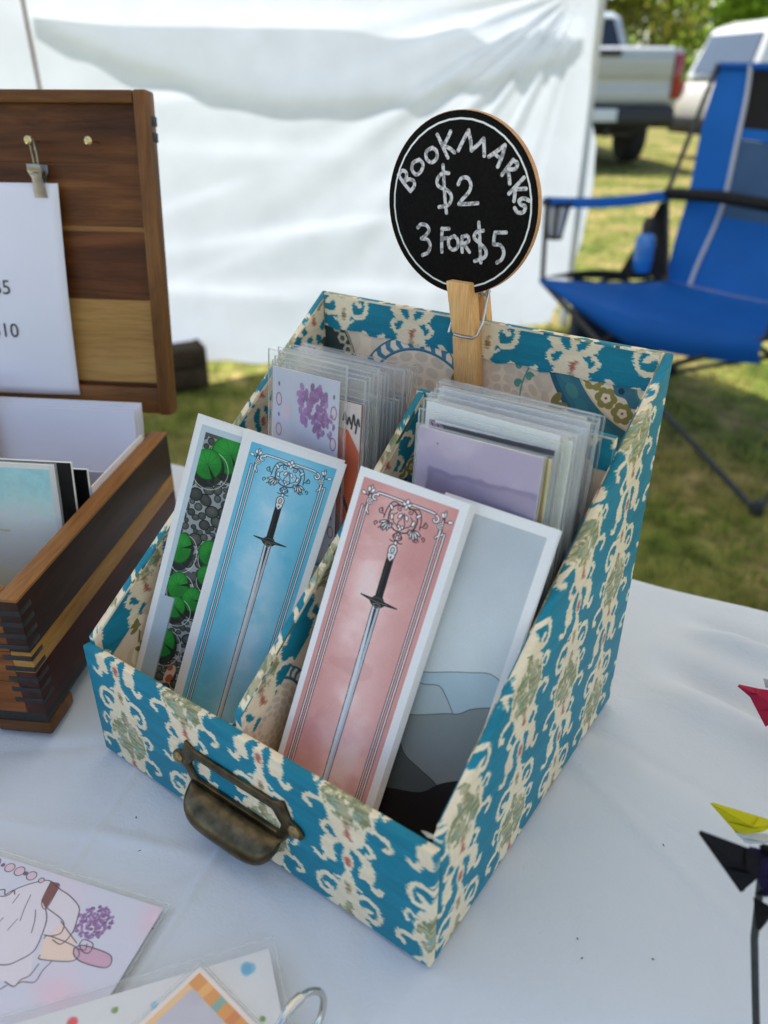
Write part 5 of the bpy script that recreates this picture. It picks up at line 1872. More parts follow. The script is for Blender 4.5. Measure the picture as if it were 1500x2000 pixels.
# ================================================================== CHALKBOARD SIGN ON A PEG
M_PEG = wood('peg wood', tuple(alb((192, 154, 104))), tuple(alb((206, 168, 116))), tuple(alb((216, 180, 130))), (0, 0, 1), 1.4, rough=.7, coat=0)
M_PEGR = wood('sign edge wood', tuple(alb((160, 126, 92))), tuple(alb((182, 146, 108))), tuple(alb((198, 164, 124))), (1, 0, 0), 1.2, rough=.7, coat=0)
M_WIRE = mat('galvanised wire', (0.55, 0.56, 0.57), rough=.3, metal=1, var=.1, scale=200)
def chalk():
    c = Canvas(2, 2, 380, (20, 21, 22))
    c.a *= (.75 + .5 * fbm(c.h, c.w, 90, 90, 80, 3))[..., None]
    c.ring(1, 1, .915, .915, .022, (214, 220, 226))
    c2 = Canvas(2, 2, 380, (0, 0, 0))
    W1 = (1, 1, 1)
    def w(pts, wd=.045):
        c2.stroke(pts, wd, W1)
    # letters in photo pixels of the face, as (x, y) offsets from its centre in disc radii
    cx, cy, rx, ry = 715.0, 720.0, 510.0, 615.0
    def q(pts, sp=True):
        P = [((x - cx) / rx + 1, (y - cy) / ry + 1 + (x - cx) / rx * -.02) for x, y in pts]
        return spline(P, 8) if sp else P
    # BOOKMARKS
    w(q([(275, 535), (318, 590), (365, 640)]))
    w(q([(275, 535), (300, 505), (330, 512), (335, 545), (316, 575)]))
    w(q([(318, 580), (350, 560), (388, 570), (392, 605), (365, 640)]))
    w(q([(425, 425), (380, 450), (375, 495), (405, 525), (440, 500), (452, 455), (425, 425)]))
    w(q([(515, 345), (475, 370), (475, 415), (510, 440), (545, 415), (545, 368), (515, 345)]))
    w(q([(545, 260), (585, 335), (622, 405)]))
    w(q([(634, 240), (612, 290), (590, 325)]))
    w(q([(590, 330), (630, 345), (665, 370)]))
    w(q([(690, 358), (722, 290), (752, 232)]))
    w(q([(752, 235), (770, 300), (778, 355)]))
    w(q([(778, 355), (815, 320), (852, 280)]))
    w(q([(852, 282), (858, 335), (862, 385)]))
    w(q([(892, 390), (940, 355), (988, 316)]))
    w(q([(988, 318), (975, 385), (952, 450)]))
    w(q([(925, 368), (945, 385), (968, 400)]), .04)
    w(q([(1045, 405), (1015, 450), (982, 500)]))
    w(q([(1045, 408), (1072, 425), (1060, 460), (1018, 462)]))
    w(q([(1015, 465), (1028, 510), (1035, 552)]))
    w(q([(1120, 510), (1080, 560), (1035, 615)]))
    w(q([(1138, 578), (1105, 582), (1072, 585)]))
    w(q([(1070, 580), (1072, 620), (1070, 660)]))
    w(q([(1165, 652), (1130, 640), (1102, 655), (1115, 680), (1142, 690), (1135, 725), (1100, 732), (1078, 705)]))
    # $2
    w(q([(632, 505), (590, 508), (556, 550), (566, 595), (630, 620), (658, 660), (640, 715), (575, 735)]))
    w(q([(592, 455), (602, 560), (612, 660), (628, 770)]))
    w(q([(700, 575), (720, 535), (760, 530), (785, 570), (775, 620), (735, 670), (712, 705)]))
    w(q([(712, 706), (770, 700), (838, 690)]))
    # 3 FOR $5
    w(q([(425, 890), (450, 865), (490, 870), (508, 905), (480, 945), (455, 965)]))
    w(q([(455, 965), (500, 970), (520, 1010), (505, 1060), (465, 1085)]))
    w(q([(603, 880), (602, 960), (606, 1045)]))
    w(q([(600, 885), (630, 880), (650, 878)]))
    w(q([(604, 955), (625, 948), (642, 945)]))
    w(q([(690, 925), (655, 950), (655, 1000), (685, 1022), (715, 1000), (715, 950), (690, 925)]))
    w(q([(745, 925), (745, 980), (750, 1030)]))
    w(q([(745, 925), (780, 915), (790, 950), (755, 975)]))
    w(q([(755, 975), (780, 1000), (800, 1025)]))
    w(q([(885, 870), (840, 885), (828, 925), (870, 960), (910, 1000), (905, 1050), (840, 1085)]))
    w(q([(852, 818), (862, 900), (872, 1000), (882, 1090)]))
    w(q([(1035, 868), (1000, 872), (965, 875)]))
    w(q([(965, 878), (960, 915), (960, 955)]))
    w(q([(960, 955), (1005, 958), (1030, 1000), (1020, 1050), (990, 1078)]))
    m = c2.a[..., 0]
    ink = smooth(.30, .56, fbm(c.h, c.w, 60, 60, 81, 4))
    c.wash((206, 216, 226), m * (.62 + .36 * ink), .92)
    return c
M_CHALK = printed('chalkboard face', chalk(), rough=.9, bmp=.25, bscale=700, spec=.06)
SX, SY, SZ, SR = .1003, .1915, 1.0122, .0432
sg_ = thing('sign_peg', Vector((.108, .2, TZ + H_)), 'round chalkboard sign on a wooden peg clipped to the back of the patterned box', 'sign')
m = MB()
nseg = 72
cq = Vector((SX, SY, SZ))
vs = [cq]
for rr_, yy in ((SR * .985, 0), (SR, .0004)):
    vs += [cq + Vector((math.cos(2 * math.pi * k / nseg) * rr_, yy, math.sin(2 * math.pi * k / nseg) * rr_)) for k in range(nseg)]
fs = [(0, 1 + k, 1 + (k + 1) % nseg) for k in range(nseg)] + [(1 + k, 1 + nseg + k, 1 + nseg + (k + 1) % nseg, 1 + (k + 1) % nseg) for k in range(nseg)]
m.add(vs, fs)
m.obj('chalkboard', M_CHALK, sg_, smooth_deg=60, uvfn=lambda p, n, mi: ((p.x - SX) / SR / 2 + .5, (p.z - SZ) / SR / 2 + .5))
MB().lathe([(SR, .0003), (SR * 1.003, .0008), (SR * 1.003, .0036), (SR * .995, .0042)], (SX, SY, SZ), (0, 1, 0), 72).obj('backing_disc', M_PEGR, sg_, smooth_deg=50)
# the two legs of the peg, leaning a little
pk = .005
def pegleg(pts, wd, name):
    o = MB().prism([(.1010 + dx, y, z) for dx, y, z in pts], (wd, 0, 0)).obj(name, M_PEG, sg_, bevel=.0007, weld=True)
    return o
pl = [(-.0040, .1865, .9760), (-.0030, .1955, .9760), (-.0012, .1966, .9560), (0, .1975, .9480), (.0028, .1976, .9210), (.0030, .1940, .9185), (.0030, .1886, .9185), (.0014, .1868, .9470), (.0012, .1879, .9482), (.0010, .1866, .9496)]
pegleg(pl, .0135, 'peg_leg')
pb = [(-.0030, .1995, .9760), (-.0030, .2075, .9760), (.0000, .2105, .9480), (.0028, .2110, .9200), (.0028, .2035, .9200), (.0012, .2032, .9480)]
pegleg(pb, .0135, 'peg_leg')
wr = [(.1040, .1858, .9489), (.1095, .1857, .9486), (.1153, .1859, .9488), (.1168, .1880, .9500), (.1172, .1925, .9560), (.1160, .1975, .9660), (.1158, .2005, .9740), (.1150, .2035, .9770), (.1150, .2060, .9740)]
MB().tube(wr, .0007, 8).tube([(.1000, .1870, .9490), (.0992, .1925, .9560), (.0985, .1985, .9680), (.0990, .2030, .9770)], .0007, 8).tube([(.0985 + .0175 * k / 30, .1985 + .0022 * math.cos(k * 1.9), .9700 + .0022 * math.sin(k * 1.9)) for k in range(31)], .0006, 6).obj('spring', M_WIRE, sg_)

# ================================================================== WOODEN CASE WITH RAISED LID
CA = Vector((-.0305, -.0125, 0))
CD = Vector((-.4881, .8728, 0)).normalized()        # to the back
CL = Vector((-CD.y, CD.x, 0))                       # to the left
CX3 = (-CL, CD, EZ)
CDEP, CWID, CZT, CZB = .219, .30, .835, .757
WAL1, WAL2, WAL3 = (0.045, 0.016, 0.005), (0.12, 0.046, 0.014), (0.21, 0.09, 0.028)
M_WALX = wood('walnut, grain across', WAL1, WAL2, WAL3, CL, 1.0)
M_WALD = wood('walnut side board', (0.012, 0.005, 0.003), (0.034, 0.013, 0.007), (0.058, 0.022, 0.012), CD, 1.0)
M_PURP = wood('purple heartwood board', (0.026, 0.007, 0.005), (0.052, 0.014, 0.010), (0.080, 0.022, 0.014), CD, 1.0)
M_GOLD = wood('pale sapwood strip', (0.24, 0.105, 0.018), (0.35, 0.165, 0.034), (0.45, 0.23, 0.055), CD, 1.0)
M_RIM = wood('warm rim wood', (0.20, 0.078, 0.018), (0.32, 0.135, 0.034), (0.42, 0.20, 0.055), CD, 1.0)
M_FRONT = wood('reddish front board', (0.12, 0.036, 0.010), (0.23, 0.074, 0.018), (0.32, 0.125, 0.032), CL, 1.0)
M_DARKF = mat('dark end grain', (0.010, 0.008, 0.007), rough=.5, var=.4, scale=600, bmp=.2)
case = thing('wooden_case', CA + CL * (CWID / 2) + CD * (CDEP / 2) + EZ * TZ, 'open wooden display case with dark finger joints and a raised lid', 'case')
def cb(x0, x1, y0, y1, z0, z1):
    """box in case axes: x to the left from the near corner, y to the back"""
    c = CA + CL * ((x0 + x1) / 2) + CD * ((y0 + y1) / 2) + EZ * ((z0 + z1) / 2)
    return MB().box(c, (abs(x1 - x0) / 2, abs(y1 - y0) / 2, (z1 - z0) / 2), CX3)
TW = .0115
for xs in (0, CWID - TW):
    cb(xs, xs + TW, .0002, CDEP, .8005, CZT - .0022).obj('side_board', M_WALD, case, bevel=.0004)
    cb(xs, xs + TW, .0002, CDEP, .7865, .8003).obj('pale_strip', M_GOLD, case, bevel=.0003)
    cb(xs, xs + TW, .0002, CDEP, CZB, .7863).obj('side_board', M_PURP, case, bevel=.0004)
    cb(xs - .0004, xs + TW, -.0004, CDEP, CZT - .0021, CZT).obj('rim', M_RIM, case, bevel=.0007)
for ys in (.0002, CDEP - TW):
    for z0, z1 in ((CZB, .779), (.7792, .800), (.8002, CZT - .0022)):
        cb(TW + .0002, CWID - TW - .0002, ys, ys + TW, z0, z1).obj('front_board' if ys < .1 else 'back_board', M_FRONT, case, bevel=.0004)
cb(TW + .0002, CWID - TW - .0002, -.0004, TW, CZT - .0021, CZT).obj('rim', M_RIM, case, bevel=.0007)
cb(TW, CWID - TW, TW, CDEP - TW, CZB + .001, CZB + .006).obj('floor', M_FRONT, case)
cb(.0015, CWID - .0015, .0015, CDEP - .001, .7495, CZB - .0003).obj('plinth', M_DARKF, case, bevel=.0006)
for x0 in (.0005, CWID - .034):
    for y0 in (.001, CDEP - .03):
        cb(x0, x0 + .033, y0, y0 + .028, TZ, .7493).obj('foot', M_WALX, case, bevel=.0022)
# finger joints: dark keys let into the near corner, alternately long and short on the front
fk = None
zj = CZT - .0075
k = 0
while zj > CZB + .004:
    ln = (.040, .040, .017, .0125, .030, .0145, .0135, .0135, .013)[k % 9]
    c0 = cb(-.00012, .040 if k < 2 else .0165, -.00012, .0118, zj - .0032, zj)
    o = c0.obj('joint_key', M_DARKF, case, bevel=.0003)
    zj -= .0074
    k += 1
# a pale paper liner stands up along the inside of the near side
M_LINER = mat('white paper liner', tuple(alb((196, 202, 210))), rough=.7, var=.03, scale=40)
cb(TW + .0006, TW + .0016, .118, CDEP - TW - .004, CZB + .0065, CZT + .0040).obj('liner', M_LINER, case)

# ---- lid: a shallow framed tray standing up behind
LU = (EZ + CD * .146).normalized()
LN = CD.cross(EZ)      # placeholder, replaced by the true normal below
LZ = CL.cross(LU).normalized()
if LZ.dot(CAM - CA) < 0:
    LZ = -LZ                                        # LZ: out of the lid's face, towards the viewer
LB = Vector((-.143, .1898, .8429))                  # near lower corner of the back edge
LAX = (CL, LU, LZ)
LH, LW = .2212, .30
def lb(x0, x1, z0, z1, d0, d1):
    """box in lid axes: x to the left, z up the lid, d towards the viewer"""
    c = LB + CL * ((x0 + x1) / 2) + LU * ((z0 + z1) / 2) + LZ * ((d0 + d1) / 2)
    return MB().box(c, (abs(x1 - x0) / 2, (z1 - z0) / 2, abs(d1 - d0) / 2), LAX)
def lw(name, a, b, c, ax=CL, s_=1.0):
    return wood(name, a, b, c, ax, s_)
M_L1 = lw('walnut lid board', (0.034, 0.011, 0.003), (0.135, 0.046, 0.011), (0.25, 0.10, 0.026), s_=.8)
M_L2 = lw('dark walnut lid board', (0.042, 0.012, 0.004), (0.12, 0.036, 0.009), (0.20, 0.068, 0.018), s_=.8)
M_L3 = lw('pale sapwood lid board', (0.31, 0.155, 0.042), (0.42, 0.225, 0.066), (0.50, 0.29, 0.095), s_=.7)
M_L4 = lw('bright lid strip', (0.20, 0.09, 0.022), (0.28, 0.13, 0.036), (0.36, 0.18, 0.055))
M_STILE = wood('walnut frame stile', (0.09, 0.034, 0.009), (0.19, 0.078, 0.022), (0.28, 0.125, 0.038), LU, 1.0)
M_RAIL = wood('walnut frame rail', (0.09, 0.034, 0.009), (0.19, 0.078, 0.022), (0.28, 0.125, 0.038), CL, 1.0)
FD = 0.0
lid = lb(.0102, LW - .0102, .020, .0228, -.014, -.0082).obj('lid', M_L2, case, bevel=.0003, label='raised lid of walnut boards in a frame, with two brass pins')
segs = [(.0230, .0838, M_L3), (.0840, .1312, M_L2), (.1313, .1346, M_L4), (.1347, .1762, M_L1), (.1764, .2127, M_L1)]
for z0, z1, mm in segs:
    lb(.0102, LW - .0102, z0, z1, -.014, -.0082).obj('lid_board', mm, lid)
for x0 in (0, LW - .0100):
    q = lb(x0, x0 + .0100, 0, LH, -.0145, FD)
    q.obj('lid_stile', M_STILE, lid, bevel=.0016)
lb(.0102, LW - .0102, .2129, LH - .0003, -.0145, FD - .0004).obj('lid_rail', M_RAIL, lid, bevel=.0010)
lb(.0102, LW - .0102, .0003, .0198, -.0145, FD - .003).obj('lid_rail', M_RAIL, lid, bevel=.0010)
for z in (.206, .196):
    lb(-.0004, .0098, z - .006, z, -.0149, -.006).obj('joint_key', M_DARKF, lid, bevel=.0003)
M_BRASS = mat('brass pin', (0.62, 0.50, 0.24), rough=.3, metal=1.0, var=.1, scale=300)
def LP(x, z, d=0.0):
    return LB + CL * x + LU * z + LZ * (d - .008)
for x in (.0405, .0832):
    MB().lathe([(.0007, -.0002), (.0007, .0142), (.0027, .0143), (.0028, .0150), (.0018, .0158), (.0004, .0160)], LP(x, .1895), (LZ - LU * .03).normalized(), 18).obj('pin', M_BRASS, lid)

# bulldog clip hung on the farther pin, holding the price sheet
M_CLIP = mat('dull steel clip', (0.34, 0.31, 0.26), rough=.33, metal=.95, var=.2, scale=160, bmp=.15)
cl = thing('bulldog_clip', LP(.0830, .1550, .008), 'small steel clip hanging from the brass pin and gripping the price sheet', 'clip')
c0 = lambda x, z, d: LP(.0830 + x, z, d)
m = MB()
for d0, d1, sgn in ((.0068, .0126, 1), (.0052, .0016, -1)):
    P = [(-.0048, .1745), (.0048, .1745), (.0052, .1700), (.0038, .1655), (.0048, .1530), (-.0048, .1530), (-.0038, .1655), (-.0052, .1700)]
    D = [d1, d1, d1 * .9 + d0 * .1, d0 + (d1 - d0) * .45, d0 + .0003 * sgn, d0 + .0003 * sgn, d0 + (d1 - d0) * .45, d1 * .9 + d0 * .1]
    vs = [c0(x, z, d) for (x, z), d in zip(P, D)] + [c0(x, z, d - .0006 * sgn) for (x, z), d in zip(P, D)]
    f0 = [(0, 1, 2, 7), (7, 2, 3, 6), (6, 3, 4, 5)]
    fs = f0 + [tuple(8 + i for i in q[::-1]) for q in f0] + [(i, (i + 1) % 8, 8 + (i + 1) % 8, 8 + i) for i in range(8)]
    MB().add(vs, fs).obj('jaw', M_CLIP, cl, bevel=.0002)
m = MB().tube([c0(-.0046, .1685, .0074 + .002 * 0), c0(.0046, .1685, .0074)], .0017, 10)
m.obj('spring', M_CLIP, cl)
for z in (.1705, .1680):
    MB().tube([c0(-.0030, z, .0128), c0(.0030, z, .0128)], .00045, 6).obj('ridge', M_CLIP, cl)
MB().tube([c0(-.0012, .1720, .0075), c0(-.0016, .1800, .0085), c0(-.0012, .1895, .0105), c0(.0, .1918, .0106), c0(.0014, .1895, .0105), c0(.0016, .1800, .0085), c0(.0012, .1720, .0075)], .0008, 8).obj('hook', M_CLIP, cl)

M_PAPER = mat('white printer paper', tuple(alb((190, 204, 226))), rough=.75, var=.015, scale=30)
ps = thing('price_sheet', LP(.150, .0128, .006), 'white price sheet clipped to the inside of the wooden lid', 'paper')
def psheet(a, b):
    x = .0700 + .0018 * b + .165 * a
    return LP(x, .1625 - .1497 * b, .0060 + .0040 * math.sin(b * 2.2) - .0025 * math.exp(-a * 8) * b)
o = MB().grid(psheet, 24, 24).obj('sheet', M_PAPER, ps, smooth_deg=180)
sm = o.modifiers.new('thickness', 'SOLIDIFY')
sm.thickness = .0002
M_INK = mat('dark grey print', (0.03, 0.03, 0.034), rough=.6, var=.1, scale=80)
def lettering(txt, fn, size, parent, m, name='lettering', res=4):
    cu = bpy.data.curves.new(name, 'FONT')
    cu.body = txt
    cu.size = size
    cu.resolution_u = res
    to = bpy.data.objects.new(name, cu)
    COL.objects.link(to)
    dg = bpy.context.evaluated_depsgraph_get()
    tm = to.evaluated_get(dg).to_mesh()
    vs = [fn(v.co.x, v.co.y) for v in tm.vertices]
    fs = [list(p.vertices) for p in tm.polygons]
    to.evaluated_get(dg).to_mesh_clear()
    bpy.data.objects.remove(to)
    bpy.data.curves.remove(cu)
    return MB().add(vs, fs).obj(name, m, parent, smooth_deg=0)
for txt, x0, z0 in (('$5', .1286, .0865), ('$10', .1341, .0555)):
    lettering(txt, lambda x, y, x0=x0, z0=z0: LP(x0 - x, z0 + y, .0060 + .0040 * math.sin((.1625 - z0 - y) / .1497 * 2.2) + .0004), .0145, ps, M_INK)

# ---- what stands in the case
def cp(x, y, z):
    return CA + CL * x + CD * y + EZ * z
CZF = CZB + .0065
GC = 'white cards standing in the wooden case'
for k in range(4):
    y = .196 - k * .0032
    x0 = .0135 + (0, .0006, .0011, .0022)[k]
    up = (EZ + CD * .16).normalized()
    h = .0975 - .0010 * k
    zt = CZF + h * up.z
    tl = cp(x0 + .26, y + .0165, zt)
    tag(sheet('white_card', tl, -CL, up, .26 if x0 + .26 < .287 else .287 - x0, h, .0007, M_PAPER),
        ('plain white card at the back of the case, tallest of the white row', 'plain white card standing second from the back of the case', 'plain white card standing third from the back of the case', 'plain white card standing foremost of the white row in the case')[k], 'card', GC)
def landscape():
    c = Canvas(1.3, 1, 420, (150, 196, 204))
    V_ = np.linspace(0, 1, c.h)[:, None] * np.ones((1, c.w))
    U_ = np.linspace(0, 1.3, c.w)[None, :] * np.ones((c.h, 1))
    f = fbm(c.h, c.w, 4, 5, 90, 6)
    c.wash((120, 182, 200), smooth(.35, .0, V_ + .15 * f), .8)
    c.wash((206, 216, 200), smooth(.12, .55, V_ + .18 * (f - .5)), 1)
    c.wash((214, 218, 176), smooth(.62, .80, V_), .9)
    c.wash((190, 196, 90), smooth(.80, .86, V_ + .02 * f), .9)
    c.stroke(spline([(.62, .42), (.80, .425), (.98, .43)]), .012, (168, 168, 120), .8)
    c.poly(np.vstack([spline([(0, .90), (.4, .92), (.75, .82), (.95, .83), (1.3, .93)]), [(1.3, 1.1), (0, 1.1)]]), (74, 112, 126))
    c.poly(np.vstack([spline([(0, .98), (.5, .97), (.9, .94), (1.3, .99)]), [(1.3, 1.1), (0, 1.1)]]), (46, 92, 84))
    c.a *= (1.06 + .1 * fbm(c.h, c.w, 40, 50, 91, 4))[..., None]
    c.poly([(0, 0), (1.3, 0), (1.3, .03), (0, .03)], (204, 214, 220))
    c.poly([(1.27, 0), (1.3, 0), (1.3, 1), (1.27, 1)], (196, 208, 214))
    return c
M_LAND = printed('painted sky over dark hills', landscape(), rough=.25, coat=.5, bmp=.05)
up = (EZ + CD * .14).normalized()
t = thing('sleeved_print', cp(.09, .078, CZF), 'sleeved print of a pale sky over dark hills standing in the front of the case', 'print')
tl = cp(.0185 + .138, .0905, CZF + .1035)
sheet('print', tl, -CL, up, .138, .1025, .0012, M_LAND, t)
sleeve('sleeve', tl - CL * -.0015 + up * .0012, -CL, up, .1412, .1042, .0009, t)
M_BLK = mat('black mount board', (0.006, 0.007, 0.008), rough=.35, var=.3, scale=20, coat=.3)
for k, (x0, y, lab) in enumerate(((.0178, .0960, 'glossy black backed card behind the sky print in the case'), (.0150, .1085, 'second black backed card farther back, showing more of its edge'))):
    tl = cp(x0 + .12, y + .0125, CZF + .0965 - .0105 * k)
    tag(sheet('black_card', tl, -CL, up, .12, .0970 - .0105 * k, .0022, M_BLK, back=M_BLK), lab, 'card', 'black backed cards in the wooden case')
M_DIV = mat('pale grey divider', tuple(alb((164, 172, 186))), rough=.7, var=.04, scale=30)
tag(sheet('divider_card', cp(.0155 + .10, .150, CZF + .070), -CL, (EZ + CD * .1).normalized(), .10, .0700, .0008, M_DIV), 'pale grey divider card low in the case between the black cards and the white row', 'card')
def greenprint():
    c = Canvas(1, 1, 120, (206, 214, 212))
    c.poly([(0, .06), (.93, .06), (.93, 1), (0, 1)], (110, 158, 84))
    c.wash((180, 200, 130), fbm(c.h, c.w, 6, 6, 95, 4), .5)
    return c
M_GRN = printed('green print', greenprint(), rough=.4)
tag(sheet('print', cp(.1205 + .09, .198, .8725 + .003), -CL, up, .09, .108, .0008, M_GRN), 'print with a white border and green picture at the edge behind the white cards', 'print')

# ================================================================== FLAT CARDS ON THE CLOTH
def flat_sleeved(name, o2, u2, v2, w, h, ins, face, label, z=0.0, ctop=.004, tilt=0.0):
    """o2: one corner on the cloth, u2 and v2 the unit directions of its sides"""
    U, V2 = Vector((*u2, 0)).normalized(), Vector((*v2, 0))
    V2 = (V2 - U * V2.dot(U)).normalized()
    V3 = (V2 + EZ * tilt).normalized()
    o = Vector((o2[0], o2[1], TZ + .0012 + z))
    t = thing(name, o + U * (w / 2) + V3 * (h / 2), label, 'card', 'sleeved pictures lying on the cloth')
    rt, up = U, -V3
    if rt.cross(up).z < 0:          # printed side up: run the sheet the other way round
        rt = -U
        o = o + U * w
    sheet('card', o + rt * ins - up * ctop, rt, up, w - 2 * ins, h - ctop * 2, .0004, face, t)
    sleeve('sleeve', o, rt, up, w, h, .0005, t)
    return t
def dress_art():
    W2, H2 = 106.0, 74.0
    c = Canvas(W2, H2, 7, (184, 200, 224))
    ink = (64, 56, 70)
    X = lambda P: [(W2 - (x - 2.0), y - 2.5) for x, y in P]
    skin, clo = (202, 194, 204), (196, 204, 224)
    c.wash((196, 196, 220), smooth(.5, .75, fbm(c.h, c.w, 4, 5, 97, 4)), .5)
    for x, y, rx, ry in ((23, 48, 10, 5), (2, 8, 7, 8)):
        q = X([(x, y)])[0]
        c.ell(q[0], q[1], rx, ry, (206, 182, 208), soft=.9, op=.5)
    r = random.Random(2)
    fx, fy = X([(27, 17.5)])[0]
    for k in range(190):
        a, d = r.uniform(0, 6.28), r.random() ** .55
        c.ell(fx + math.cos(a) * d * 8.6, fy + math.sin(a) * d * 7.6, r.uniform(.6, 1.0), r.uniform(.45, .7), tuple(np.array((118, 94, 146)) * r.uniform(.85, 1.25)), rot=r.uniform(0, 3), op=.85)
    body = [(100, 24), (88, 22), (73.1, 19.4), (70, 14.3), (63.5, 8.6), (58.4, 6.4), (51.4, 8.6), (45.2, 10), (37.8, 13.4), (35.3, 17.7), (33, 24.6), (34.3, 30.4), (39, 30), (44, 30), (43.3, 36.4), (38, 46), (41, 51.5), (46, 51), (56, 50), (66, 52), (82, 56), (100, 58)]
    c.poly(spline(X(body), 5), clo)
    leg = [(42.9, 30.5), (41.3, 28.9), (26.6, 30), (25, 35.1), (38, 38.7), (39.7, 37.3)]
    c.poly(X(leg), (212, 200, 196))
    c.poly(X([(41, 21.7), (31.7, 26.4), (28.4, 28), (30, 30.5), (41, 29)]), (208, 200, 204))
    shoe = [(28, 30.4), (25.7, 28.2), (19.3, 27.7), (11.6, 28.3), (9.3, 31.6), (11.6, 33.8), (21.1, 34.4), (26.1, 32.9), (28, 30.4)]
    c.poly(spline(X(shoe), 6), (182, 160, 190))
    belt = [(57.7, 6.8), (53.2, 6.6), (52, 10.4), (51.1, 18.8), (55.3, 16.1)]
    c.poly(X(belt), (112, 72, 76))
    for P, wd in ((body[1:13], .42), (leg, .38), (shoe, .42), (belt + belt[:1], .35), ([(41, 21.7), (31.7, 26.4), (28.4, 28)], .38),
                  ([(51.1, 18.8), (47.6, 22.7), (45.1, 28.5), (43.3, 36.4), (46.7, 42), (50.7, 45.3), (60, 47), (75, 50)], .45),
                  ([(50.9, 18.2), (40.1, 21.4), (37.6, 26.1), (40.8, 28.7), (43.9, 29.2)], .4),
                  ([(67.1, 16.3), (66.9, 21)], .3), ([(62, 15), (60, 22), (58, 27)], .3), ([(55, 20.6), (52, 25), (49.7, 30)], .35), ([(59.7, 26.6), (60.2, 32.2)], .3), ([(66, 28), (67, 36)], .3), ([(73, 26), (75, 38)], .3),
                  ([(45.8, 51.1), (41, 51.5), (40.2, 48.4), (38, 45.7), (37.6, 40.6)], .42), ([(41, 51.5), (39.2, 49), (34.3, 47.4), (34.3, 42.6), (33.3, 38.3)], .38),
                  ([(50, 50), (47, 55), (44, 52)], .4), ([(27, 28), (26.4, 25.7), (21.5, 26.3), (20.8, 30.2), (24.2, 30.3), (27, 28)], .4), ([(24, 27), (23, 29.5), (26, 30)], .35),
                  ([(78, 18), (75, 16.5), (73, 18.5), (71, 15.5), (69, 17)], .45)):
        c.stroke(spline(X(P), 7), wd, ink)
    for x, y, rr_, f_ in ((62.3, 7.4, 1.3, 1), (68.1, 6.8, 2.3, 1), (71.6, 6.6, 1.1, 0), (75, 6.5, 2.4, 1), (80.6, 6.3, 2.3, 1), (84.6, 6.1, 1.0, 0), (89, 6, 2.4, 1), (94, 5.6, 1.1, 0), (98, 5.6, 2.3, 1)):
        q = X([(x, y)])[0]
        if f_:
            c.ell(q[0], q[1], rr_, rr_ * .95, (190, 182, 206))
            c.ring(q[0], q[1], rr_, rr_ * .95, .35, ink)
        else:
            c.ell(q[0], q[1], rr_, rr_, (96, 84, 120))
    return c
def dots_art():
    W2, H2 = 120.0, 84.0
    c = Canvas(W2, H2, 5, (192, 208, 220))
    r = random.Random(12)
    pts = [(12.5, 10.5, 3.2, (92, 164, 206)), (29.5, 16.3, 4.2, (196, 84, 96)), (21.1, 24.7, 1.9, (92, 164, 206)), (50.5, 14.2, 1.8, (112, 172, 206)), (65.9, 11, 1.4, (104, 140, 86)), (40.4, 13, 1.0, (200, 120, 120)), (82.3, 11.3, 2.4, (196, 84, 96)), (10.7, 32.7, 1.3, (104, 140, 86)),
           (95, 30, 3, (92, 164, 206)), (70, 40, 2.5, (196, 84, 96)), (24, 50, 2, (104, 140, 86)), (48, 62, 3, (92, 164, 206))]
    for x, y, rr_, col in pts:
        for k in range(5):
            c.ell(W2 - (x - 3) + r.uniform(-.4, .4) * rr_, y - 4.6 + r.uniform(-.4, .4) * rr_, rr_ * r.uniform(.6, .9), rr_ * r.uniform(.6, .9), col, op=.5, soft=.25)
    c.a *= (.98 + .04 * fbm(c.h, c.w, 8, 8, 98, 4))[..., None]
    return c
def patch_art():
    c = Canvas(60, 60, 6, (176, 188, 206))
    c.wash((160, 172, 196), fbm(c.h, c.w, 7, 7, 99, 4), .7)
    c.poly([(0, 0), (60, 0), (60, 2), (2, 2), (2, 60), (0, 60)], (206, 210, 214))
    c.poly([(2, 2), (8, 2), (8, 60), (2, 60)], (196, 150, 92))
    c.poly([(8, 2), (60, 2), (60, 5), (8, 5)], (206, 186, 150))
    for k in range(6):
        c.poly([(2, 8 + k * 9), (8, 8 + k * 9), (8, 12 + k * 9), (2, 12 + k * 9)], ((212, 172, 116), (126, 166, 160), (188, 132, 84))[k % 3])
    c.a = c.a[:, ::-1].copy()
    return c
M_DRESS = printed('drawing of a figure in a pale dress', dress_art(), **PAP)
M_DOTS = printed('coloured dots print', dots_art(), **PAP)
M_PATCH = printed('striped border print', patch_art(), **PAP)
flat_sleeved('sleeved_card', (.1040, -.0436), (-.952, -.307), (.307, -.952), .112, .080, .002, M_DRESS, 'sleeved drawing of a pale dress and pink shoe, lying flat on the cloth', ctop=.0030)
flat_sleeved('sleeved_card', (.1530, -.0285), (-.600, -.800), (.800, -.600), .126, .092, .003, M_DOTS, 'sleeved card with small coloured dots, lying across the corner of the dress drawing', z=.0014, ctop=.0048)
flat_sleeved('sleeved_card', (.1362, -.0550), (-.09, -.996), (.96, -.27), .060, .060, .0015, M_PATCH, 'small sleeved card with an amber striped border, on top of the dotted card', z=.0030, ctop=.0018)

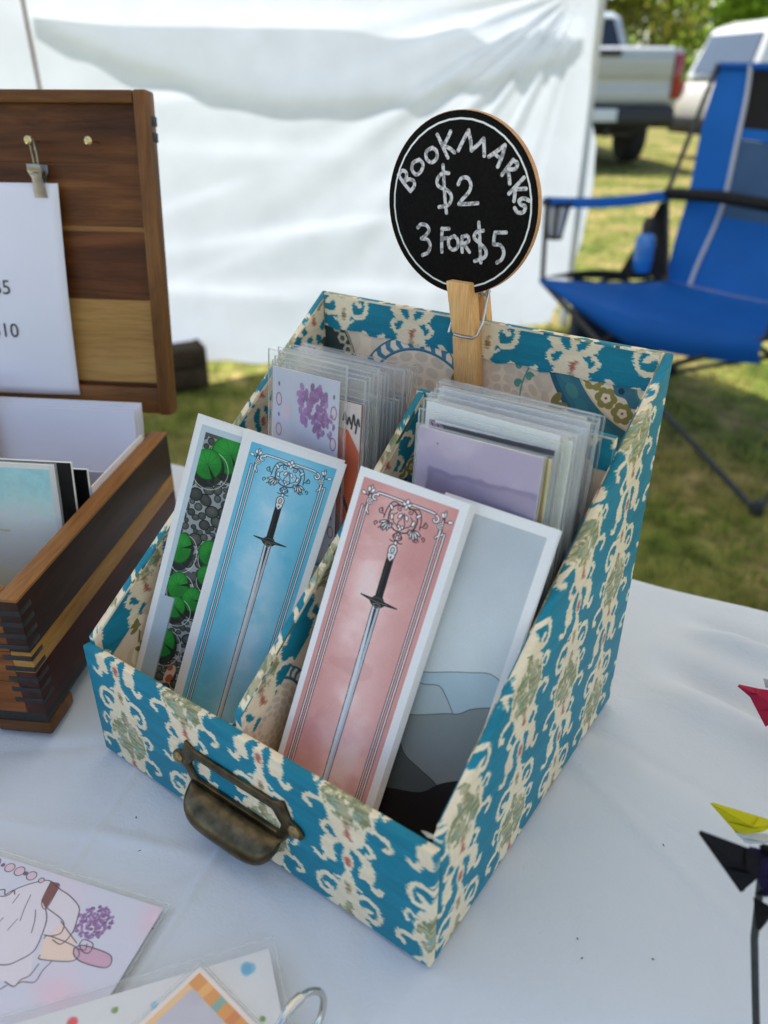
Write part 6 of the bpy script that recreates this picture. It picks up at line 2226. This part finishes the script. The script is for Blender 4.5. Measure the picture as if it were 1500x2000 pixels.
# ---- binder ring standing on edge
M_NICK = mat('nickel', (0.62, 0.60, 0.55), rough=.16, metal=1, var=.08, scale=60)
rc = Vector((.1905, -.0545, TZ + .0146))
ra, rb_ = Vector((.10, 1.0, 0)).normalized(), EZ
m = MB()
pts = [rc + ra * (math.cos(t * 2 * math.pi / 48) * .0132) + (rb_ * .96 + Vector((-1, .1, 0)) * .10).normalized() * (math.sin(t * 2 * math.pi / 48) * .0132) for t in range(48)]
ring = thing('binder_ring', Vector((rc.x, rc.y, TZ)), 'shiny nickel binder ring standing on its edge on the cloth', 'ring')
MB().tube(pts, .0014, 12, closed=True).obj('hoop', M_NICK, ring)
MB().tube(pts[10:15], .0020, 12).obj('hinge', M_NICK, ring)

# ---- folded paper flowers on dark sticks
def paper(name, col):
    return cloth(name, col, trans=.25, weave=600, rough=.6)
M_OBLK = paper('black folded paper', (0.006, 0.006, 0.008))
M_OVIO = paper('deep violet folded paper', (0.014, 0.009, 0.045))
M_OYEL = paper('yellow folded paper', (0.62, 0.55, 0.008))
M_OWHT = paper('white underside of yellow paper', (0.62, 0.63, 0.60))
M_ORED = paper('crimson folded paper', (0.46, 0.018, 0.06))
M_STEM = mat('dark green floral wire', (0.018, 0.020, 0.018), rough=.45, var=.3, scale=200)
CR = Vector((math.cos(0.6185), math.sin(0.6185), 0))     # level right of view, and up as the viewer sees it
CU = Vector((-.283, .392, .875))
CU = (CU - CR * CU.dot(CR)).normalized()
CN = CR.cross(CU)
def petal(c, pts, m, name, parent, fold=.004):
    """a folded petal: facets meeting on a raised spine, a turned-in hem along both sides, a blunt tip"""
    tip, b0, b1 = [c + CR * x + CU * y + CN * z for x, y, z in pts]
    mid = (b0 + b1) / 2 + CN * fold
    ax_ = (mid - tip)
    sd2 = (b1 - b0).normalized() * .0007
    t0, t1 = tip - sd2 + ax_ * .02, tip + sd2 + ax_ * .02
    tm = tip + CN * .0008
    q = MB()
    for off in (0, -.0005):
        V = [v + CN * off for v in (t0, tm, t1, b0, mid, b1)]
        F = [(0, 3, 4, 1), (1, 4, 5, 2)]
        q.add(V, F if off == 0 else [f_[::-1] for f_ in F])
    # the overlapping inner fold
    i0, i1 = b0.lerp(tip, .42), b1.lerp(tip, .30)
    q.add([i0 + CN * .0006, mid.lerp(tip, .12) + CN * .0016, b0.lerp(mid, .12) + CN * .0008], [(0, 1, 2)])
    q.add([i1 + CN * .0006, b1.lerp(mid, .12) + CN * .0008, mid.lerp(tip, .22) + CN * .0015], [(0, 1, 2)])
    return q.obj(name, m, parent, smooth_deg=0)
def cen(px, py, d):                              # a point at distance d along a direction of view
    return CAM + (CR * ((px - 750) / 1526.95) + CU * ((1000 - py) / 1526.95) - CN * 1.0) * d
mm_ = .345 / 1526.95
def flower_thing(px, py, d, petals_, label, stem_to, core):
    c = cen(px, py, d)
    k = d / 1526.95
    foot = Vector(stem_to)
    t = thing('paper_flower', foot, label, 'paper flower', 'folded paper flowers')
    for nm, mt, P in petals_:
        petal(c, [((x - px) * k, -(y - py) * k, z) for x, y, z in P], mt, nm, t)
    a = c - CN * .006
    MB().tube([a, a.lerp(foot, .35) + CR * -.002, a.lerp(foot, .7) + CR * -.001, foot], .0014, 8).obj('stem', M_STEM, t)
    return t
flower_thing(1508, 1725, .282, [
    ('petal', M_OBLK, [(1361, 1614, .004), (1452, 1742, 0), (1492, 1662, .002)]),
    ('petal', M_OVIO, [(1462, 1650, .002), (1492, 1745, .003), (1540, 1668, .0)]),
    ('petal', M_OBLK, [(1476, 1634, .006), (1492, 1668, .001), (1530, 1655, .001)]),
    ('petal', M_OBLK, [(1466, 1792, .008), (1478, 1752, 0), (1530, 1768, 0)]),
    ('petal', M_OVIO, [(1655, 1640, .004), (1540, 1660, 0), (1570, 1745, 0)]),
    ('petal', M_OBLK, [(1620, 1830, .004), (1570, 1745, 0), (1510, 1760, 0)]),
    ('petal', M_OBLK, [(1570, 1560, .004), (1500, 1668, 0), (1560, 1680, 0)]),
    ('bud', M_OBLK, [(1508, 1690, .010), (1480, 1745, 0), (1550, 1740, .0)])],
    'black and violet folded paper flower on a dark stick, nearest of the three', (.3345, .0480, TZ), M_OBLK)
flower_thing(1545, 1650, .345, [
    ('petal', M_OYEL, [(1386, 1560, .004), (1445, 1628, 0), (1520, 1600, .003)]),
    ('petal', M_OWHT, [(1440, 1622, .001), (1462, 1646, 0), (1530, 1628, .001)]),
    ('petal', M_OYEL, [(1600, 1540, .003), (1520, 1610, 0), (1580, 1640, 0)]),
    ('petal', M_OYEL, [(1690, 1640, .003), (1590, 1620, 0), (1590, 1690, 0)]),
    ('petal', M_OWHT, [(1600, 1770, .003), (1590, 1690, 0), (1520, 1690, 0)])],
    'yellow folded paper flower behind the black and violet one', (.3440, .1050, TZ), M_OYEL)
flower_thing(1570, 1420, .42, [
    ('petal', M_ORED, [(1436, 1332, .006), (1470, 1362, .003), (1486, 1342, .003)]),
    ('petal', M_ORED, [(1455, 1338, .004), (1500, 1418, 0), (1560, 1352, .003)]),
    ('petal', M_OWHT, [(1490, 1320, .004), (1500, 1342, 0), (1545, 1330, .0)]),
    ('petal', M_ORED, [(1600, 1300, .003), (1545, 1370, 0), (1610, 1390, 0)]),
    ('petal', M_ORED, [(1700, 1420, .003), (1610, 1390, 0), (1610, 1460, 0)]),
    ('petal', M_ORED, [(1600, 1540, .003), (1610, 1460, 0), (1530, 1450, 0)])],
    'crimson folded paper flower, farthest of the paper flowers', (.3350, .1980, TZ), M_ORED)
